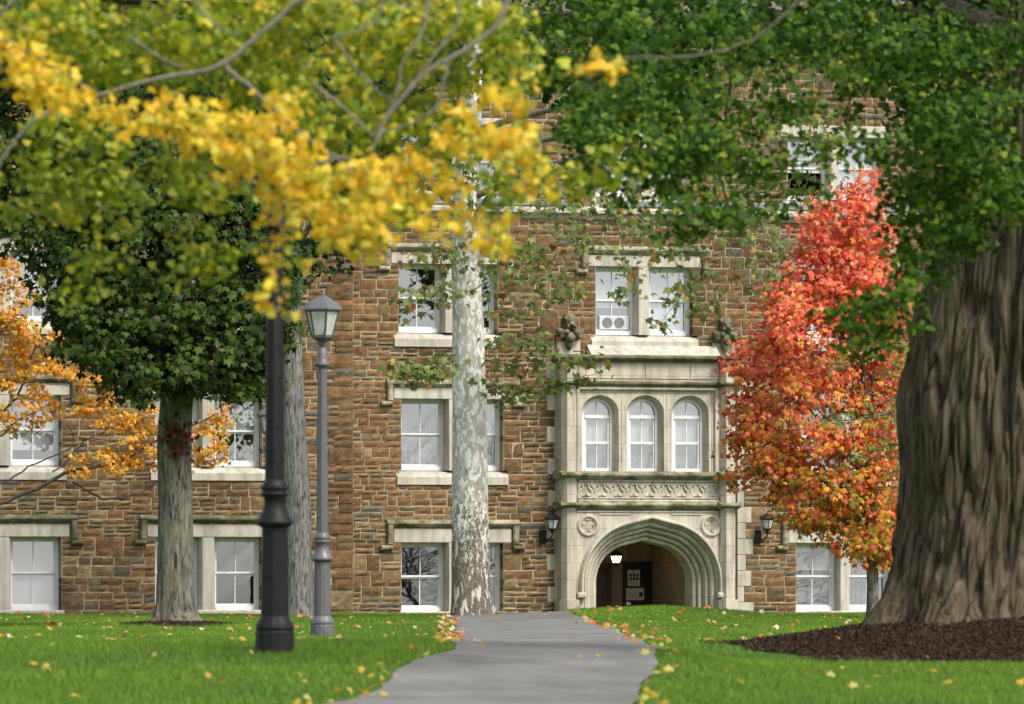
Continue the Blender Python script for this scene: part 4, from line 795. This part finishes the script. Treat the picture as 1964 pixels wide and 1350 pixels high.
# --- great ginkgo on the right: huge trunk, green canopy
b0 = ground(1925, 58.5); t = tree('ginkgo_tree', 'huge old tree with furrowed trunk and green canopy over a mulch bed', b0)
d0 = 58.5
V, F = trunk_mesh([b0 - [0, 0, .25], at(1935, 1130, d0), at(1950, 950, d0), at(1955, 760, d0), at(1962, 620, d0), at(1985, 400, d0), at(1995, 150, d0), at(2000, -200, d0)], [1.13, 1.10, 1.08, 1.12, 1.04, .93, .78, .5], 460, 300, .045, 3.4, .30, 7, 4, .36, .11)
tb = Tubes(); tb.raw(V, F); cr = Crown()
GK = [(.022, .062, .009, 5), (.032, .085, .012, 3), (.015, .04, .007, 3)]
GG = [(.038, .090, .006, 5), (.060, .125, .008, 4), (.020, .052, .005, 3.5), (.12, .185, .012, 1.4), (.25, .27, .03, .15)]
bl = [(1130, 60, 110, 110, 54, 1.2), (1180, 190, 100, 80, 53, 1), (1150, 270, 60, 60, 52, .7), (1330, 70, 150, 100, 55, 1.4), (1290, 190, 110, 70, 53, 1), (1240, 300, 80, 50, 52, .7), (1330, 300, 70, 70, 52, .7), (1300, 400, 45, 60, 51.5, .5), (1400, 410, 50, 30, 51.5, .5), (1400, 240, 70, 60, 53, .8), (1500, 60, 130, 80, 56, 1.4), (1500, 180, 90, 50, 54, .8), (1640, 60, 120, 70, 56, 1.4), (1620, 170, 80, 40, 55, .8), (1680, 130, 80, 70, 55, .8), (1540, 290, 90, 22, 53, .6), (1660, 290, 50, 40, 53, .5), (1460, 330, 60, 40, 52.5, .6),
      (1790, 90, 110, 110, 55, 1.2), (1860, 230, 110, 120, 54, 1.1), (1780, 270, 70, 100, 54, .9), (1890, 60, 110, 90, 55, 1.2), (1800, 400, 60, 60, 54, .6), (1880, 360, 90, 60, 54, .7), (1940, 330, 60, 90, 55, .8), (1640, 600, 55, 22, 53, .4), (1690, 570, 50, 30, 53, .4), (1660, 660, 40, 18, 53, .3), (1750, 490, 35, 40, 54, .4), (1730, 545, 40, 20, 53.5, .35), (1580, 30, 100, 50, 57, 1)]
thin = [q for q in bl if 1440 < q[0] < 1720 and 120 < q[1] < 350]; bl = [q for q in bl if q not in thin]; GB = [(.065, .130, .008, 5), (.105, .17, .010, 4), (.035, .09, .010, 3), (.16, .24, .02, 1.4)]; GM = leaf_mat('leaf_canopy', .34, .55, .15); bl = [(a, b, c, e, f - 6, g) for a, b, c, e, f, g in bl]; thin = [(a, b, c, e, f - 6, g) for a, b, c, e, f, g in thin]; fill(cr, thin + [(1180, 345, 80, 35, 48, .5), (1440, 390, 60, 30, 48, .4), (1560, 380, 30, 20, 48, .3)], .058, .066, GG, 'ginkgo', .22, .7, .25, .7, .7)
fill(cr, [q for q in bl if q[1] > 270 or q[0] < 1200], .034, .068, GB, 'ginkgo', .20, .7, .35, .7, .7)  # brighter greens put a lit look into the lower and left leaf colour
fill(cr, bl + [(1850, 445, 60, 45, 50, .5), (1780, 520, 35, 30, 50, .3), (1700, 610, 60, 40, 48, .4), (1620, 590, 45, 25, 48, .3), (1660, 650, 45, 25, 48, .3), (1820, 410, 75, 60, 50, .6), (1795, 465, 45, 35, 50, .4), (1900, 390, 80, 50, 50, .6), (1730, 400, 40, 60, 50, .4), (1765, 300, 60, 90, 50, .7)], .058, .066, GG, 'ginkgo', .22, .7, .25, .7, .7)
fill(cr, [(1150, 80, 140, 120, 63, 1.6), (1330, 60, 170, 110, 64, 1.6), (1180, 220, 110, 80, 62, 1.2), (1300, 230, 90, 70, 62, 1.2), (1560, 50, 200, 60, 64, 1.5), (1820, 120, 150, 150, 62, 1.3), (1880, 260, 100, 90, 61.5, .8), (1690, 50, 120, 60, 64, 1.4)], .05, .10, GK, 'ginkgo', .35, .7, .2)  # back layer in darker greens, the canopy's deep shade put into leaf colour
fill(cr, [(1500, -150, 420, 130, 57, 2.5), (1250, -120, 250, 110, 55, 2), (1900, -150, 300, 140, 57, 2.5), (1700, -420, 500, 180, 58, 3.5), (2250, 0, 250, 250, 58, 3), (2300, 350, 200, 150, 58, 2)], .022, .15, GG, 'ginkgo', .6, .6)
tb0 = tb; tb = Tubes()
for pts, r in (([(1990, 120), (1850, 30), (1700, -40), (1500, -90), (1250, -130)], .16), ([(1990, 60), (1700, 20), (1600, 40), (1500, 85), (1420, 130)], .10), ([(1990, 260), (1900, 200), (1820, 230), (1760, 330), (1740, 420)], .07), ([(1400, -100), (1250, 0), (1150, 30), (1030, 15)], .055), ([(1995, 330), (1860, 400), (1790, 480), (1740, 560), (1640, 600)], .03), ([(1300, -110), (1330, 40), (1290, 150), (1250, 280), (1290, 400)], .03), ([(1330, 40), (1400, 150), (1380, 300), (1400, 400)], .022), ([(1600, 40), (1640, 120), (1620, 250)], .02), ([(1030, 15), (1100, 120), (1150, 230)], .02)): tb.add(smooth_path(twig(pts, 58), 22, .015), np.linspace(r, r * .3, 22), 8)
trk = tb0.build('trunk', M['barkbig'], t); tb.build('boughs', M['barkdark'], t); cr.build(GM, t)
# --- yellow ginkgo overhead, its trunk stands beyond the frame
b0 = ground(-1250, 34); t = tree('yellow_ginkgo_tree', 'golden ginkgo boughs hanging across the upper left foreground', b0)
tb = Tubes(); V, F = trunk_mesh([b0 - [0, 0, .2], at(-1250, 700, 34), at(-1230, 100, 34), at(-1200, -900, 34)], [.5, .42, .36, .2], 40, 60, .07, 4, .3, 5); tb.raw(V, F); cr = Crown()
tb.add(smooth_path([at(-1240, -100, 34), at(-600, -350, 34), at(100, -380, 33.5), at(700, -330, 33), at(1100, -260, 33)], 24, .01), np.linspace(.17, .05, 24), 10)
top = lambda x: (x, -340)
for pts, r, d in (([(430, -350), (650, -60), (560, 10), (430, 122), (330, 146), (180, 186), (70, 228), (0, 310), (-40, 370)], .024, 32), ([(430, 125), (530, 212), (600, 272), (685, 335)], .020, 32), ([(250, 70), (310, 112), (350, 130)], .012, 32), ([(200, -370), (375, 0), (460, 70)], .014, 32), ([(640, -340), (735, 0), (640, 70)], .013, 31.5), ([(760, -330), (820, 0), (772, 120), (757, 190), (715, 262)], .014, 31.5), ([(830, -320), (880, 0), (850, 80), (790, 160), (740, 230)], .015, 31.5), ([(1000, -290), (975, 0), (900, 90), (830, 130), (745, 220), (718, 282), (700, 340)], .024, 31.5), ([(600, 160), (680, 225), (716, 262)], .012, 31.5), ([(860, 110), (838, 200), (800, 232), (728, 256)], .012, 31.5), ([(1100, -260), (1600, -150), (1500, 30), (1400, 92), (1290, 110), (1190, 112), (1120, 160), (1060, 182)], .008, 32), ([(1130, 160), (1150, 205)], .008, 32), ([(640, 70), (690, 140), (760, 200)], .010, 31.8), ([(590, 330), (650, 300), (700, 320), (790, 310)], .014, 31.5), ([(100, -380), (60, -60), (-20, 50), (60, 100), (190, 180)], .014, 32)):
    tb.add(smooth_path(twig(pts, d), 26, .004), np.linspace(r * .68, r * .30, 26), 8)
YE = [(.74, .53, .03, 5), (.74, .46, .024, 3), (.64, .54, .07, 3), (.62, .37, .02, 1), (.42, .42, .03, 1)]
YG = [(.25, .31, .014, 5), (.38, .40, .02, 4), (.15, .22, .012, 4), (.54, .47, .03, 2.2), (.66, .50, .03, .9)]
YD = [(.20, .26, .013, 5), (.30, .33, .016, 4), (.11, .16, .010, 3), (.50, .43, .03, 1.1)]
yb = [(15, 80, 40, 35), (60, 130, 50, 40), (95, 170, 45, 35), (150, 185, 45, 30), (225, 215, 40, 28), (330, 225, 55, 35), (430, 255, 50, 38), (470, 310, 50, 40), (590, 350, 60, 40), (50, 110, 60, 40), (110, 165, 60, 45), (290, 215, 100, 40), (380, 240, 50, 40), (510, 250, 60, 55), (550, 300, 80, 50), (640, 330, 100, 55), (545, 190, 35, 45), (760, 410, 90, 45), (830, 340, 90, 60), (900, 255, 60, 50), (960, 175, 55, 45), (690, 455, 70, 35), (945, 450, 45, 45), (990, 290, 75, 70), (545, 490, 32, 30), (518, 560, 24, 42), (880, 430, 35, 50), (650, 410, 90, 40), (480, 280, 60, 40), (400, 210, 40, 30), (720, 350, 60, 40), (535, 300, 45, 45), (525, 360, 35, 40), (560, 400, 40, 35)]
fill(cr, [(a, b, c, e, RNG.uniform(30.3, 31.2), .35) for a, b, c, e in yb], .030, .059, YE, 'ginkgo', .105, .7, .3, .6, .8, nc=10)
fill(cr, [(1150, 130, 55, 32, 32, .1)], .016, .085, YE, 'ginkgo', .06, .7, nc=4)
yg = [(120, 40, 160, 60), (350, 60, 160, 80), (600, 60, 150, 80), (700, 150, 150, 100), (860, 60, 130, 80), (950, 120, 80, 110), (470, 160, 120, 70), (250, 110, 130, 50), (800, 250, 140, 80), (620, 230, 110, 70), (980, 320, 90, 70), (1080, 330, 60, 40), (700, 400, 130, 60), (430, 60, 100, 60), (520, 20, 120, 50), (760, 30, 120, 60), (940, 20, 70, 50)]
fill(cr, [(a, b, c, e, RNG.uniform(32.5, 35.5), .6) for a, b, c, e in yg], .046, .058, YG, 'ginkgo', .16, .7, .3, .6, .8)
yd = [(100, 300, 130, 70), (200, 380, 120, 80), (60, 400, 90, 50), (330, 320, 90, 60), (400, 400, 50, 90), (180, 470, 40, 50), (370, 490, 45, 60), (160, 250, 120, 50), (300, 100, 320, 60), (60, 40, 90, 50), (420, 340, 70, 40), (110, 560, 25, 25), (170, 540, 30, 30), (1180, 320, 70, 35)]
fill(cr, [(a, b, c, e, RNG.uniform(34.5, 37), .5) for a, b, c, e in yd], .031, .060, YD, 'ginkgo', .17, .8, .3, .6, .8)
fill(cr, [(300, -220, 500, 110, 34, 1.6), (900, -200, 350, 90, 33, 1.4), (-500, -250, 500, 250, 34, 2.2)], .004, .12, YG, 'ginkgo', .3, .6)
tb.build('trunk', M['barktwig'], t); cr.build(M['leaf'], t)
# --- unseen bare trees mirrored in the lower windows, one with an added crown
def mirrored_tree(x, y, H, label, seed, leafy=False):
    rs = np.random.default_rng(seed); b0 = np.array([x, y, float(T(x, y))]); t = tree('mirrored_tree', label, b0, group='trees mirrored in the windows'); tb = Tubes()
    def grow(p, v, L, r, lv):
        n = 5; P = [p]; q = v.copy()
        for _ in range(n): q = q + rs.normal(0, .14, 3) + np.array([0, 0, .03]); q /= np.linalg.norm(q); P.append(P[-1] + q * L / n)
        tb.add(np.array(P), np.linspace(r, r * .6, n + 1), 5 if lv < 3 else 3)
        if lv < 7:
            for _ in range(4 if lv < 2 else 3 if lv < 4 else 2 + (rs.random() < .3)): w_ = q + rs.normal(0, .48, 3); w_ /= np.linalg.norm(w_); grow(P[-1 - rs.integers(0, 2)], w_, L * rs.uniform(.8, 1.15) * (1.5 if lv == 0 else .95), r * .66, lv + 1)
    grow(b0, np.array([0, 0, 1.]), H * .07, H * .006, 0); tb.build('trunk', M['barkdark'], t)
    if leafy:
        cr = Crown(); P, o = blob_pts(b0 + np.array([0, 0, 11.2]), np.array([4.5, 3, 2.4]), 2600, .5, 60); n = len(P); cr.add(P, o + RNG.normal(0, .6, (n, 3)), RNG.normal(0, .5, (n, 3)) + np.array([0, 0, -1]), RNG.uniform(.14, .24, n), pick([(.04, .08, .02, 3), (.03, .05, .02, 2)], n), 'maple'); cr.build(M['leaf_dark'], t)  # crown added on the unseen tree to darken reflections in upper panes
mirrored_tree(51.5, 74, 13, 'unseen tree, crown added for its dark reflection in windows beside the sycamore', 5, True); mirrored_tree(46.8, 78, 11, 'leafless tree mirrored in the lower window beside the black lamp post', 9); mirrored_tree(62, 70, 12, 'leafless tree mirrored in the lower window right of the portal', 12)
